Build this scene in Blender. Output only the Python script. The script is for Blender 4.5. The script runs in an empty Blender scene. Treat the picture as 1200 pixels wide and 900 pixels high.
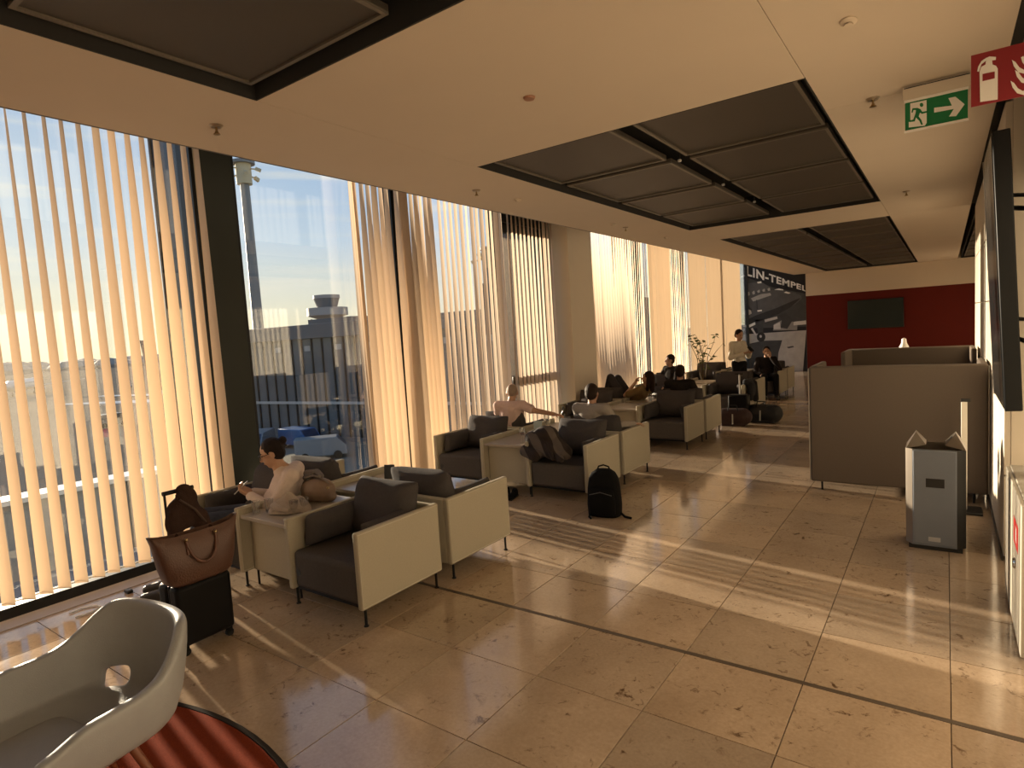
import bpy, bmesh, math, random
from mathutils import Vector, Matrix, Euler
random.seed(7)
SC = bpy.context.scene
COL = SC.collection
PI = math.pi
R = math.radians

# ------------------------------------------------------------------ camera
YAW, PITCH, ROLL, FPX, HCAM = 0.62476, 0.0825, -0.06176, 708.86, 1.83
cy, sy, cp, sp = math.cos(YAW), math.sin(YAW), math.cos(PITCH), math.sin(PITCH)
fw = Vector((-sy * cp, cy * cp, -sp)); r0 = Vector((cy, sy, 0)); u0 = r0.cross(fw)
rt = r0 * math.cos(ROLL) + u0 * math.sin(ROLL); up = -r0 * math.sin(ROLL) + u0 * math.cos(ROLL)
cam = bpy.data.cameras.new('camera'); cam.sensor_width = 36; cam.lens = FPX / 1200 * 36
cam.clip_start = 0.05; cam.clip_end = 5000
cam_o = bpy.data.objects.new('camera', cam); COL.objects.link(cam_o)
cam_o.matrix_world = Matrix(((rt.x, up.x, -fw.x, 0), (rt.y, up.y, -fw.y, 0), (rt.z, up.z, -fw.z, HCAM), (0, 0, 0, 1)))
SC.camera = cam_o

# ------------------------------------------------------------------ world, sun, exposure
SUN_EL = R(6.8); SUN_AZ = (-0.989, 0.148)          # horizontal direction towards the sun
w = bpy.data.worlds.new('sky'); SC.world = w; w.use_nodes = True
nt = w.node_tree; nt.nodes.clear()
L = nt.links.new
tc = nt.nodes.new('ShaderNodeTexCoord'); sep = nt.nodes.new('ShaderNodeSeparateXYZ'); L(tc.outputs['Generated'], sep.inputs[0])
ramp = nt.nodes.new('ShaderNodeValToRGB'); cr = ramp.color_ramp; L(sep.outputs['Z'], ramp.inputs[0])
for k, (p, c) in enumerate(((0., (.95, .84, .56)), (.06, (.90, .87, .72)), (.16, (.56, .71, .88)), (.34, (.27, .48, .82)), (1., (.13, .28, .58)))):
    e = cr.elements[k] if k < 2 else cr.elements.new(p)
    e.position = p; e.color = c + (1,)
dt = nt.nodes.new('ShaderNodeVectorMath'); dt.operation = 'DOT_PRODUCT'; dt.inputs[1].default_value = (SUN_AZ[0] * math.cos(SUN_EL), SUN_AZ[1] * math.cos(SUN_EL), math.sin(SUN_EL)); L(tc.outputs['Generated'], dt.inputs[0])
mxm = nt.nodes.new('ShaderNodeMath'); mxm.operation = 'MAXIMUM'; mxm.inputs[1].default_value = 0; L(dt.outputs['Value'], mxm.inputs[0])
pwm = nt.nodes.new('ShaderNodeMath'); pwm.operation = 'POWER'; pwm.inputs[1].default_value = 9; L(mxm.outputs[0], pwm.inputs[0])
gl = nt.nodes.new('ShaderNodeMixRGB'); gl.blend_type = 'MULTIPLY'; gl.inputs[0].default_value = 1; gl.inputs[2].default_value = (.36, .27, .10, 1); L(pwm.outputs[0], gl.inputs[1])
mp = nt.nodes.new('ShaderNodeMapping'); mp.inputs['Scale'].default_value = (1.5, 1.5, 16); L(tc.outputs['Generated'], mp.inputs['Vector'])
nz = nt.nodes.new('ShaderNodeTexNoise'); nz.inputs['Scale'].default_value = 2.2; nz.inputs['Detail'].default_value = 6; L(mp.outputs[0], nz.inputs['Vector'])
rp = nt.nodes.new('ShaderNodeValToRGB'); rp.color_ramp.elements[0].position = .50; rp.color_ramp.elements[1].position = .78; rp.color_ramp.elements[1].color = (.7, .7, .7, 1); L(nz.outputs['Fac'], rp.inputs[0])
cl = nt.nodes.new('ShaderNodeMixRGB'); cl.inputs[2].default_value = (.98, .92, .80, 1); L(rp.outputs[0], cl.inputs[0]); L(ramp.outputs[0], cl.inputs[1])
mx = nt.nodes.new('ShaderNodeMixRGB'); mx.blend_type = 'ADD'; mx.inputs[0].default_value = 1; L(cl.outputs[0], mx.inputs[1]); L(gl.outputs[0], mx.inputs[2])
bg = nt.nodes.new('ShaderNodeBackground'); bg.inputs[1].default_value = 1.08; ow = nt.nodes.new('ShaderNodeOutputWorld')
L(mx.outputs[0], bg.inputs[0]); L(bg.outputs[0], ow.inputs[0])
sl = bpy.data.lights.new('sun', 'SUN'); sl.energy = 20.0; sl.angle = R(0.8); sl.color = (1.0, .80, .58)
so = bpy.data.objects.new('sun', sl); COL.objects.link(so)
dsun = Vector((-SUN_AZ[0] * math.cos(SUN_EL), -SUN_AZ[1] * math.cos(SUN_EL), -math.sin(SUN_EL)))
so.rotation_euler = dsun.to_track_quat('-Z', 'Y').to_euler(); so.location = (-30, 5, 12)
SC.view_settings.view_transform = 'Standard'; SC.view_settings.look = 'None'
SC.view_settings.gamma = 1; SC.view_settings.use_curve_mapping = False
SC.view_settings.exposure = 0.0

# ------------------------------------------------------------------ helpers
MATS = {}
def M(name, col, rough=.6, var=.12, scale=6., bump=0., bscale=60., metal=0., spec=.5, trans=0., coat=0., sheen=0.):
    if name in MATS: return MATS[name]
    m = bpy.data.materials.new(name); m.use_nodes = True; MATS[name] = m
    t = m.node_tree; b = t.nodes['Principled BSDF']
    b.inputs['Roughness'].default_value = rough; b.inputs['Metallic'].default_value = metal
    b.inputs['Specular IOR Level'].default_value = spec; b.inputs['Coat Weight'].default_value = coat
    b.inputs['Sheen Weight'].default_value = sheen
    c = t.nodes.new('ShaderNodeTexCoord'); n = t.nodes.new('ShaderNodeTexNoise')
    n.inputs['Scale'].default_value = scale; n.inputs['Detail'].default_value = 6
    t.links.new(c.outputs['Object'], n.inputs['Vector'])
    k = t.nodes.new('ShaderNodeMixRGB'); k.inputs[1].default_value = tuple(max(0, x * (1 - var)) for x in col) + (1,)
    k.inputs[2].default_value = tuple(min(1, x * (1 + var)) for x in col) + (1,)
    t.links.new(n.outputs['Fac'], k.inputs[0]); t.links.new(k.outputs[0], b.inputs['Base Color'])
    if bump:
        n2 = t.nodes.new('ShaderNodeTexNoise'); n2.inputs['Scale'].default_value = bscale; n2.inputs['Detail'].default_value = 4
        t.links.new(c.outputs['Object'], n2.inputs['Vector'])
        bp = t.nodes.new('ShaderNodeBump'); bp.inputs['Strength'].default_value = bump; bp.inputs['Distance'].default_value = .02
        t.links.new(n2.outputs['Fac'], bp.inputs['Height']); t.links.new(bp.outputs[0], b.inputs['Normal'])
    return m
def M_glass(name, tint=(.9, .93, .93), refl=.12):
    if name in MATS: return MATS[name]
    m = bpy.data.materials.new(name); m.use_nodes = True; MATS[name] = m
    t = m.node_tree; t.nodes.clear(); o = t.nodes.new('ShaderNodeOutputMaterial')
    a = t.nodes.new('ShaderNodeBsdfTransparent'); a.inputs[0].default_value = tint + (1,)
    g = t.nodes.new('ShaderNodeBsdfGlossy'); g.inputs['Roughness'].default_value = .01
    f = t.nodes.new('ShaderNodeLayerWeight'); f.inputs[0].default_value = .5
    pw = t.nodes.new('ShaderNodeMath'); pw.operation = 'POWER'; pw.inputs[1].default_value = 4
    ad = t.nodes.new('ShaderNodeMath'); ad.operation = 'MULTIPLY_ADD'; ad.inputs[1].default_value = .6; ad.inputs[2].default_value = refl; ad.use_clamp = True
    x = t.nodes.new('ShaderNodeMixShader')
    t.links.new(f.outputs['Facing'], pw.inputs[0]); t.links.new(pw.outputs[0], ad.inputs[0]); t.links.new(ad.outputs[0], x.inputs[0])
    t.links.new(a.outputs[0], x.inputs[1]); t.links.new(g.outputs[0], x.inputs[2]); t.links.new(x.outputs[0], o.inputs[0])
    return m
def M_slat(name, col, tr):
    if name in MATS: return MATS[name]
    m = bpy.data.materials.new(name); m.use_nodes = True; MATS[name] = m
    t = m.node_tree; t.nodes.clear(); o = t.nodes.new('ShaderNodeOutputMaterial')
    a = t.nodes.new('ShaderNodeBsdfDiffuse'); a.inputs[0].default_value = col + (1,)
    g = t.nodes.new('ShaderNodeBsdfTranslucent'); g.inputs[0].default_value = (min(1, col[0] * 1.15), col[1] * 1.05, col[2] * .9, 1)
    x = t.nodes.new('ShaderNodeMixShader'); x.inputs[0].default_value = tr
    c = t.nodes.new('ShaderNodeTexCoord'); n = t.nodes.new('ShaderNodeTexNoise'); n.inputs['Scale'].default_value = 250
    bp = t.nodes.new('ShaderNodeBump'); bp.inputs['Strength'].default_value = .1
    t.links.new(c.outputs['Object'], n.inputs['Vector']); t.links.new(n.outputs['Fac'], bp.inputs['Height']); t.links.new(bp.outputs[0], a.inputs['Normal'])
    t.links.new(a.outputs[0], x.inputs[1]); t.links.new(g.outputs[0], x.inputs[2]); t.links.new(x.outputs[0], o.inputs[0])
    return m
def M_stone(name):
    m = bpy.data.materials.new(name); m.use_nodes = True; MATS[name] = m
    t = m.node_tree; b = t.nodes['Principled BSDF']; L = t.links.new
    g = t.nodes.new('ShaderNodeNewGeometry'); oi = t.nodes.new('ShaderNodeObjectInfo')
    sh = t.nodes.new('ShaderNodeVectorMath'); sh.operation = 'MULTIPLY_ADD'; sh.inputs[1].default_value = (1, 1, 1)
    cmb = t.nodes.new('ShaderNodeCombineXYZ'); k = t.nodes.new('ShaderNodeMath'); k.operation = 'MULTIPLY'; k.inputs[1].default_value = 37
    L(oi.outputs['Random'], k.inputs[0]); L(k.outputs[0], cmb.inputs[0]); L(k.outputs[0], cmb.inputs[2])
    L(g.outputs['Position'], sh.inputs[0]); L(cmb.outputs[0], sh.inputs[2])
    def noise(s, d, rough=.6, dist=0.):
        n = t.nodes.new('ShaderNodeTexNoise'); n.inputs['Scale'].default_value = s; n.inputs['Detail'].default_value = d
        n.inputs['Roughness'].default_value = rough; n.inputs['Distortion'].default_value = dist; L(sh.outputs[0], n.inputs['Vector']); return n.outputs['Fac']
    def ramp(x, p0, p1, c0, c1):
        r = t.nodes.new('ShaderNodeValToRGB'); r.color_ramp.elements[0].position = p0; r.color_ramp.elements[1].position = p1
        r.color_ramp.elements[0].color = c0 + (1,); r.color_ramp.elements[1].color = c1 + (1,); L(x, r.inputs[0]); return r.outputs[0]
    def mix(f, a, c, bt='MIX'):
        q = t.nodes.new('ShaderNodeMixRGB'); q.blend_type = bt
        if isinstance(f, float): q.inputs[0].default_value = f
        else: L(f, q.inputs[0])
        for i, v in ((1, a), (2, c)):
            if isinstance(v, tuple): q.inputs[i].default_value = v + (1,)
            else: L(v, q.inputs[i])
        return q.outputs[0]
    base = ramp(noise(1.6, 8), .3, .7, (.38, .29, .205), (.52, .41, .30))
    per = ramp(oi.outputs['Random'], 0., 1., (.86, .86, .87), (1.08, 1.04, 1.0))
    base = mix(1., base, per, 'MULTIPLY')
    fine = ramp(noise(60, 4), .35, .7, (.9, .88, .86), (1.05, 1.05, 1.05)); base = mix(1., base, fine, 'MULTIPLY')
    patch = ramp(noise(2.3, 3), .42, .56, (0, 0, 0), (1, 1, 1))
    spots = ramp(noise(16, 7, .72, .6), .56, .68, (0, 0, 0), (1, 1, 1))
    sm = mix(1., patch, spots, 'MULTIPLY'); base = mix(sm, base, (.11, .06, .03))
    L(base, b.inputs['Base Color'])
    rr = ramp(noise(4, 4), .3, .7, (.07, .07, .07), (.15, .15, .15)); L(rr, b.inputs['Roughness'])
    b.inputs['Specular IOR Level'].default_value = .85
    return m

def link(o, parent=None):
    COL.objects.link(o)
    if parent is not None: o.parent = parent
    return o
def tag(o, label=None, cat=None, group=None, kind=None):
    if label: o['label'] = label
    if cat: o['category'] = cat
    if group: o['group'] = group
    if kind: o['kind'] = kind
    return o
def empty(name, loc=(0, 0, 0), rz=0., label=None, cat=None, group=None, kind=None):
    o = bpy.data.objects.new(name, None); o.empty_display_size = .1; link(o); o.location = loc; o.rotation_euler = (0, 0, rz)
    return tag(o, label, cat, group, kind)
def copy_tree(o, parent=None):
    c = o.copy(); link(c, parent)
    for ch in list(o.children): copy_tree(ch, c)
    return c
class MB:
    def __init__(s): s.v = []; s.f = []; s.m = []; s.cur = 0
    def add(s, vs, fs):
        n = len(s.v); s.v += [tuple(x) for x in vs]; s.f += [tuple(i + n for i in f) for f in fs]; s.m += [s.cur] * len(fs); return s
    def mat(s, i): s.cur = i; return s
    def box(s, x0, x1, y0, y1, z0, z1, T=None):
        vs = [Vector(p) for p in ((x0, y0, z0), (x1, y0, z0), (x1, y1, z0), (x0, y1, z0), (x0, y0, z1), (x1, y0, z1), (x1, y1, z1), (x0, y1, z1))]
        if T is not None: vs = [T @ p for p in vs]
        return s.add(vs, [(0, 3, 2, 1), (4, 5, 6, 7), (0, 1, 5, 4), (1, 2, 6, 5), (2, 3, 7, 6), (3, 0, 4, 7)])
    def tube(s, pts, rad, n=10, caps=True):
        pts = [Vector(p) for p in pts]; m = len(pts)
        if not isinstance(rad, (list, tuple)): rad = [rad] * m
        t0 = (pts[1] - pts[0]).normalized(); a = Vector((0, 0, 1)) if abs(t0.z) < .9 else Vector((1, 0, 0))
        u = t0.cross(a).normalized(); vs = []
        for i in range(m):
            t = (pts[min(i + 1, m - 1)] - pts[max(i - 1, 0)]).normalized()
            u = (u - t * u.dot(t)).normalized(); w_ = t.cross(u)
            for k in range(n):
                q = 2 * PI * k / n; vs.append(pts[i] + (u * math.cos(q) + w_ * math.sin(q)) * rad[i])
        fs = [(i * n + k, i * n + (k + 1) % n, (i + 1) * n + (k + 1) % n, (i + 1) * n + k) for i in range(m - 1) for k in range(n)]
        if caps: fs += [tuple(range(n - 1, -1, -1)), tuple((m - 1) * n + k for k in range(n))]
        return s.add(vs, fs)
    def lathe(s, prof, n=20, c=(0, 0, 0)):
        vs = []; m = len(prof); c = Vector(c)
        for r_, z in prof:
            for k in range(n):
                q = 2 * PI * k / n; vs.append(c + Vector((r_ * math.cos(q), r_ * math.sin(q), z)))
        fs = [(i * n + k, i * n + (k + 1) % n, (i + 1) * n + (k + 1) % n, (i + 1) * n + k) for i in range(m - 1) for k in range(n)]
        if prof[0][0] > 1e-5: fs.append(tuple(range(n - 1, -1, -1)))
        if prof[-1][0] > 1e-5: fs.append(tuple((m - 1) * n + k for k in range(n)))
        return s.add(vs, fs)
    def ell(s, c, r, rot=None, n=12, m=8):
        c = Vector(c); r = (r, r, r) if isinstance(r, (int, float)) else r; vs = []
        for i in range(1, m):
            th = PI * i / m
            for k in range(n):
                q = 2 * PI * k / n; vs.append(Vector((r[0] * math.sin(th) * math.cos(q), r[1] * math.sin(th) * math.sin(q), r[2] * math.cos(th))))
        vs += [Vector((0, 0, r[2])), Vector((0, 0, -r[2]))]; a, b = len(vs) - 2, len(vs) - 1
        if rot is not None: vs = [rot @ p for p in vs]
        fs = [(i * n + k, (i + 1) * n + k, (i + 1) * n + (k + 1) % n, i * n + (k + 1) % n) for i in range(m - 2) for k in range(n)]
        fs += [(a, k, (k + 1) % n) for k in range(n)] + [(b, (m - 2) * n + (k + 1) % n, (m - 2) * n + k) for k in range(n)]
        return s.add([c + p for p in vs], fs)
    def cap(s, a, b, ra, rb, n=12):                    # tapered capsule
        s.tube([a, b], [ra, rb], n); s.ell(a, ra, n=n); return s.ell(b, rb, n=n)
    def pillow(s, T, w_, h_, t_, n=9, p=3.2, wr=.0, edge=.12):
        vs = []; idx = {}
        for sg in (1, -1):
            for i in range(n + 1):
                for j in range(n + 1):
                    if sg == -1 and (i in (0, n) or j in (0, n)): idx[(sg, i, j)] = idx[(1, i, j)]; continue
                    x = -1 + 2 * i / n; y = -1 + 2 * j / n
                    k = max(0, (1 - abs(x) ** p) * (1 - abs(y) ** p)) ** .5
                    pin = 1 - .05 * (abs(x) ** 2 * (1 - abs(y) ** 2) * 0) - .06 * (1 - x * x) * (abs(y) ** 6) - .06 * (1 - y * y) * (abs(x) ** 6)
                    zz = sg * t_ / 2 * (edge * (1 if 0 < i < n and 0 < j < n else 0) + (1 - edge) * k)
                    zz += wr * math.sin(5 * x + 3 * y + w_ * 40) * k + wr * .6 * math.sin(9 * y - 4 * x)
                    idx[(sg, i, j)] = len(vs); vs.append(T @ Vector((x * w_ / 2 * pin, y * h_ / 2 * pin, zz)))
        fs = []
        for i in range(n):
            for j in range(n):
                fs.append((idx[1, i, j], idx[1, i + 1, j], idx[1, i + 1, j + 1], idx[1, i, j + 1]))
                fs.append((idx[-1, i, j], idx[-1, i, j + 1], idx[-1, i + 1, j + 1], idx[-1, i + 1, j]))
        return s.add(vs, fs)
    def mesh(s, name):
        me = bpy.data.meshes.new(name); me.from_pydata(s.v, [], s.f); me.update(); return me
    def build(s, name, mat, parent=None, smooth=0, bevel=0., seg=2, loc=None, sub=0):
        me = s.mesh(name); mats = mat if isinstance(mat, (list, tuple)) else [mat]
        for x in mats: me.materials.append(x)
        if len(mats) > 1: me.polygons.foreach_set('material_index', s.m)
        if smooth or bevel:
            me.polygons.foreach_set('use_smooth', [True] * len(me.polygons)); me.set_sharp_from_angle(angle=R(smooth or 40))
        o = link(bpy.data.objects.new(name, me), parent)
        if loc: o.location = loc
        if bevel:
            b = o.modifiers.new('bevel', 'BEVEL'); b.width = bevel; b.segments = seg; b.limit_method = 'ANGLE'; b.harden_normals = False
        if sub:
            b = o.modifiers.new('sub', 'SUBSURF'); b.levels = sub; b.render_levels = sub
        return o
def remeshed(mb, name, mat, parent, voxel=.01, it=4, fac=.5):
    me = mb.mesh('tmp'); o = bpy.data.objects.new('tmp', me); COL.objects.link(o)
    a = o.modifiers.new('r', 'REMESH'); a.mode = 'VOXEL'; a.voxel_size = voxel; a.use_smooth_shade = True
    b = o.modifiers.new('s', 'SMOOTH'); b.factor = fac; b.iterations = it
    dg = bpy.context.evaluated_depsgraph_get(); dg.update()
    m2 = bpy.data.meshes.new_from_object(o.evaluated_get(dg)); m2.name = name
    bpy.data.objects.remove(o); bpy.data.meshes.remove(me)
    m2.materials.clear(); m2.materials.append(mat)
    m2.polygons.foreach_set('use_smooth', [True] * len(m2.polygons))
    return link(bpy.data.objects.new(name, m2), parent)
def bx(name, mat, parent, x0, x1, y0, y1, z0, z1, bevel=0., seg=2):
    return MB().box(x0, x1, y0, y1, z0, z1).build(name, mat, parent, bevel=bevel, seg=seg)
def struct(o): o['kind'] = 'structure'; return o
def TR(loc, rx=0, ry=0, rz=0): return Matrix.Translation(loc) @ Euler((rx, ry, rz)).to_matrix().to_4x4()
def ray(x, y):
    return fw + rt * ((x - 600) / FPX) - up * ((y - 450) / FPX)
def at_depth(x, y, d): q = ray(x, y) * d; return Vector((q.x, q.y, q.z + HCAM))
def text_mesh(s, size):
    c = bpy.data.curves.new('t', 'FONT'); c.body = s; c.size = size; c.resolution_u = 3; c.offset = .03; c.space_character = 1.08
    o = bpy.data.objects.new('t', c); COL.objects.link(o)
    dg = bpy.context.evaluated_depsgraph_get(); me = bpy.data.meshes.new_from_object(o.evaluated_get(dg))
    bpy.data.objects.remove(o); bpy.data.curves.remove(c); return me

# ------------------------------------------------------------------ materials
m_tile = M_stone('polished_limestone')
m_joint = M('tile_joint', (.12, .08, .05), .7)
m_plaster = M('ceiling_plaster', (.60, .50, .385), .75, .03, 3, .08, 180)
m_wallw = M('wall_paint', (.60, .53, .43), .6, .04, 2, .03, 120)
m_red = M('red_wall_paint', (.105, .009, .004), .7, .08, 3, spec=.2)
m_black = M('black_metal', (.018, .018, .018), .4, .2)
m_void = M('dark_void', (.02, .018, .016), .9, .2)
m_grille = M('perforated_dark_metal', (.05, .04, .03), .5, .12, 40, .25, 500)
m_gframe = M('grille_edge', (.13, .11, .085), .45, .1)
m_steel = M('dark_painted_steel', (.024, .027, .022), .45, .12, 5, spec=.25)
m_mull = M('mullion_black', (.012, .013, .014), .4, .15, spec=.25)
m_glass = M_glass('window_glass', (.95, .97, .97), .11)
m_slat = M_slat('blind_fabric', (.74, .60, .46), .145)
m_white = M('white_plastic', (.82, .80, .76), .4, .04)
m_panel = M('greige_panel_fabric', (.41, .37, .285), .9, .08, 90, .25, 700, spec=.15)
m_grey = M('grey_seat_fabric', (.095, .085, .080), .95, .15, 60, .35, 500, spec=.08)
m_cush = M('charcoal_cushion_fabric', (.070, .063, .062), .95, .15, 50, .35, 400, spec=.08)
m_tabletop = M('table_top_laminate', (.36, .31, .25), .3, .06, 20)
m_leg = M('black_leg_metal', (.010, .010, .010), .4, .2, spec=.2)

# ------------------------------------------------------------------ the room shell
XW, XE, ZC, YF, YB = -5.6, -4.08, 3.2, 22.0, -3.0
XR = .34
# floor: limestone tiles laid in a grid, with a dark bed that shows in the joints
floor = struct(empty('floor'))
bx('floor_bed', m_joint, floor, -5.62, 1.7, YB, YF, -.20, -.012)
TX, TY = .6, .5935
tile_me = {}
def tile(cx0, cx1, y0, y1):
    key = (round(cx1 - cx0, 3), round(y1 - y0, 3))
    if key not in tile_me:
        W, H_ = key; b = .0008
        mb = MB(); mb.add([(0, 0, -.015), (W, 0, -.015), (W, H_, -.015), (0, H_, -.015), (0, 0, -b), (W, 0, -b), (W, H_, -b), (0, H_, -b), (b, b, 0), (W - b, b, 0), (W - b, H_ - b, 0), (b, H_ - b, 0)],
               [(0, 3, 2, 1), (0, 1, 5, 4), (1, 2, 6, 5), (2, 3, 7, 6), (3, 0, 4, 7), (4, 5, 9, 8), (5, 6, 10, 9), (6, 7, 11, 10), (7, 4, 8, 11), (8, 9, 10, 11)])
        me = mb.mesh('tile'); me.materials.append(m_tile); tile_me[key] = me
    o = link(bpy.data.objects.new('tile', tile_me[key]), floor); o.location = (cx0, y0, random.uniform(-.0006, 0)); return o
J = .0045
rest = MB()
for k in range(-8, 34):
    y0 = 1.943 + TY * k; y1 = y0 + TY
    if k == 2: y0 += .03                     # expansion strip takes a little of this row
    for c in range(-9, 3):
        x0 = .0156 + TX * (c - 1); x1 = x0 + TX
        x0 = max(x0, -5.3)
        if -3 <= k <= 26 and c <= 1 and (len(floor.children) < 301): tile(x0 + J / 2, x1 - J / 2, y0 + J / 2, y1 - J / 2)
        elif x0 < 1.7: rest.box(x0 + J / 2, x1 - J / 2, y0 + J / 2, min(y1, YF) - J / 2, -.015, 0)
o = rest.build('tile_field', m_tile, floor); o['kind'] = 'stuff'
bx('expansion_strip', M('expansion_strip', (.10, .075, .055), .4), floor, -5.3, XR, 1.943 + TY * 2 + .002, 1.943 + TY * 2 + .03, -.015, -.001)
struct(bx('trim_1', M('convector_cover', (.52, .45, .40), .35, .06, 8), None, -5.5, -5.3, YB, YF, -.012, .004))
# ceiling: plaster boards with fine joints, openings for the dark metal fields
ceiling = struct(empty('ceiling'))
def cpan(x0, x1, y0, y1): bx('ceiling_board', m_plaster, ceiling, x0 + .002, x1 - .002, y0 + .002, y1 - .002, ZC, ZC + .12)
F0, F1, F2 = (-.55 - 3.9, 2.05), (4.0, 9.05), (10.55, 21.7)
cpan(XE, -3.1, YB, 10.5); cpan(XE, -3.1, 10.5, YF)
cpan(-.66, .285, YB, 4.72); cpan(-.66, .285, 4.72, 10.5); cpan(-.66, .285, 10.5, YF)
cpan(-3.1, -.66, 2.05, 4.0); cpan(-3.1, -.66, 9.05, 10.55); cpan(-3.1, -.66, 21.7, YF); cpan(-3.1, -.66, YB, -2.6)
bx('ceiling_void', m_void, ceiling, XE, 1.8, YB, YF + .1, ZC + .34, ZC + .42)
bx('ceiling_edge', M('fascia_grey', (.11, .10, .09), .7), ceiling, XE - .02, XE, YB, YF, ZC, ZC + 1.1)
bx('pocket_ceiling', m_plaster, ceiling, XW - .1, XE - .02, YB, YF, 4.25, 4.35)
cpan(.285 + .06, 1.8, 21.85, YF); cpan(.345, .54, YB, 5.4)
def grille_field(label, x0, x1, y0, y1, nx, ny, gapx=.17, gapy=.11, edge=.07):
    t = empty('ceiling_grille', ((x0 + x1) / 2, (y0 + y1) / 2, ZC), 0, label, 'ceiling grille', 'dark ceiling grille fields')
    mx_, my_ = (x0 + x1) / 2, (y0 + y1) / 2
    hw, hh = (x1 - x0) / 2, (y1 - y0) / 2
    mb = MB()                                           # upstand that closes the opening
    mb.box(-hw, -hw + .01, -hh, hh, .0, .34).box(hw - .01, hw, -hh, hh, .0, .34).box(-hw, hw, -hh, -hh + .01, .0, .34).box(-hw, hw, hh - .01, hh, .0, .34)
    mb.build('upstand', m_void, t)
    pw = (2 * hw - 2 * edge - (nx - 1) * gapx) / nx; ph = (2 * hh - 2 * edge - (ny - 1) * gapy) / ny
    src = None
    for i in range(nx):
        for j in range(ny):
            a = -hw + edge + i * (pw + gapx); b = -hh + edge + j * (ph + gapy)
            if src is None:
                p = MB().box(0, pw, 0, ph, .0, .03).build('grille_panel', m_grille, t)
                e = MB(); q = .022
                e.box(0, pw, 0, q, -.012, .0).box(0, pw, ph - q, ph, -.012, .0).box(0, q, q, ph - q, -.012, .0).box(pw - q, pw, q, ph - q, -.012, .0)
                e.build('panel_rim', m_gframe, p); src = p
            else: p = copy_tree(src, t)
            p.location = (a, b, .055)
    return t
grille_field('nearest dark perforated ceiling field, cut off by the top edge', -3.1, -.66, -2.6, 2.05, 2, 4)
g1 = grille_field('dark perforated ceiling field of eight panels over the armchairs', -3.1, -.66, 4.0, 9.05, 2, 4)
grille_field('farthest long dark ceiling field ending at the red wall', -3.1, -.66, 10.55, 21.7, 2, 9)
grille_field('narrow dark ceiling field along the right wall by the red wall', .36, 1.7, 11.0, 21.85, 1, 9)
for y in (5.30, 6.58, 7.85):
    o = MB().lathe([(.0, 0), (.014, 0), (.018, .012), (.014, .02)], 14).build('spotlight', M('spot_grey', (.45, .43, .40), .4), None, smooth=40, loc=(-1.88, y, ZC + .03))
    tag(o, 'small white spotlight in the dark ceiling gap, %s' % {5.30: 'nearest', 6.58: 'middle', 7.85: 'farthest'}[y] + ' of the three', 'spotlight', 'ceiling gap spotlights')
    MB().tube([(0, 0, .02), (0, 0, .3)], .008, 8).build('stem', m_black, o)
# left facade: wall above and behind, glazing
struct(bx('wall_back', m_wallw, None, -5.7, 1.8, YB - .15, YB, -.2, 4.35))
wl = struct(empty('wall_left'))
bx('wall_header', m_wallw, wl, XW - .1, XW + .02, YB, YF, 4.1, 4.35)
bx('wall_end', m_wallw, wl, XW - .1, XW + .02, YB, -.6, 0, 4.1)
struct(bx('baseboard_left', m_mull, None, XW - .06, -5.5, -.6, YF, -.01, .085))
bays = [(-.6, 2.93), (3.28, 5.42), (5.50, 7.5), (9.87, 12.75), (12.83, 15.5), (15.58, 18.4), (18.48, 21.95)]
for i, (a, b) in enumerate(bays):
    wn = struct(empty('window_%d' % (i + 1), (XW, (a + b) / 2, .085)))
    h = (b - a) / 2
    bx('pane', m_glass, wn, -.008, .008, -h, h, 0, 4.02)
    bx('frame', m_mull, wn, -.05, .06, -h, h, 4.0, 4.05)
    bx('frame', m_mull, wn, -.05, .05, -h, -h + .035, 0, 4.0)
    bx('frame', m_mull, wn, -.05, .05, h - .035, h, 0, 4.0)
for i, y in enumerate((5.46, 12.79, 15.54, 18.44)):
    struct(bx('trim_%d' % (i + 2), m_mull, None, XW - .12, XW + .10, y - .045, y + .045, .0, 4.1))
# escape door behind the slats
d1 = struct(empty('door_1', (XW, 8.25, .0)))
for a, b in ((-.72, -.66), (.66, .74)): bx('door_frame', m_mull, d1, -.08, .08, a, b, 0, 4.1)
bx('door_frame', m_mull, d1, -.08, .08, -.66, .66, 3.55, 4.1)
for a, b, z0, z1 in ((-.66, -.58, .05, 3.55), (.58, .66, .05, 3.55), (-.58, .58, .05, .25), (-.58, .58, 3.4, 3.55)): bx('door_leaf', m_mull, d1, -.03, .03, a, b, z0, z1)
bx('door_pane', m_glass, d1, -.008, .008, -.58, .58, .25, 3.4)
bx('push_bar', M('push_bar', (.10, .08, .06), .4), d1, .06, .10, -.55, .55, 1.02, 1.16, .01)
# dark fins standing off the facade outside
for k, (y, d, lb) in enumerate(((2.99, .55, 'outside fin behind the steel column'), (9.0, .95, 'outside fin beside the plaster column'), (12.79, .42, 'outside fin behind the far striped blind'), (15.54, .45, 'outside fin behind the farthest striped blind'))):
    t = empty('facade_fin', (XW - .13, y, -1.0), 0, lb, 'facade fin', 'dark facade fins'); bx('blade', M('fin_dark', (.03, .032, .036), .3), t, -d, 0, -.03, .03, 0, 6.0); bx('nose', m_mull, t, -d - .03, -d, -.045, .045, 0, 6.0)
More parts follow.
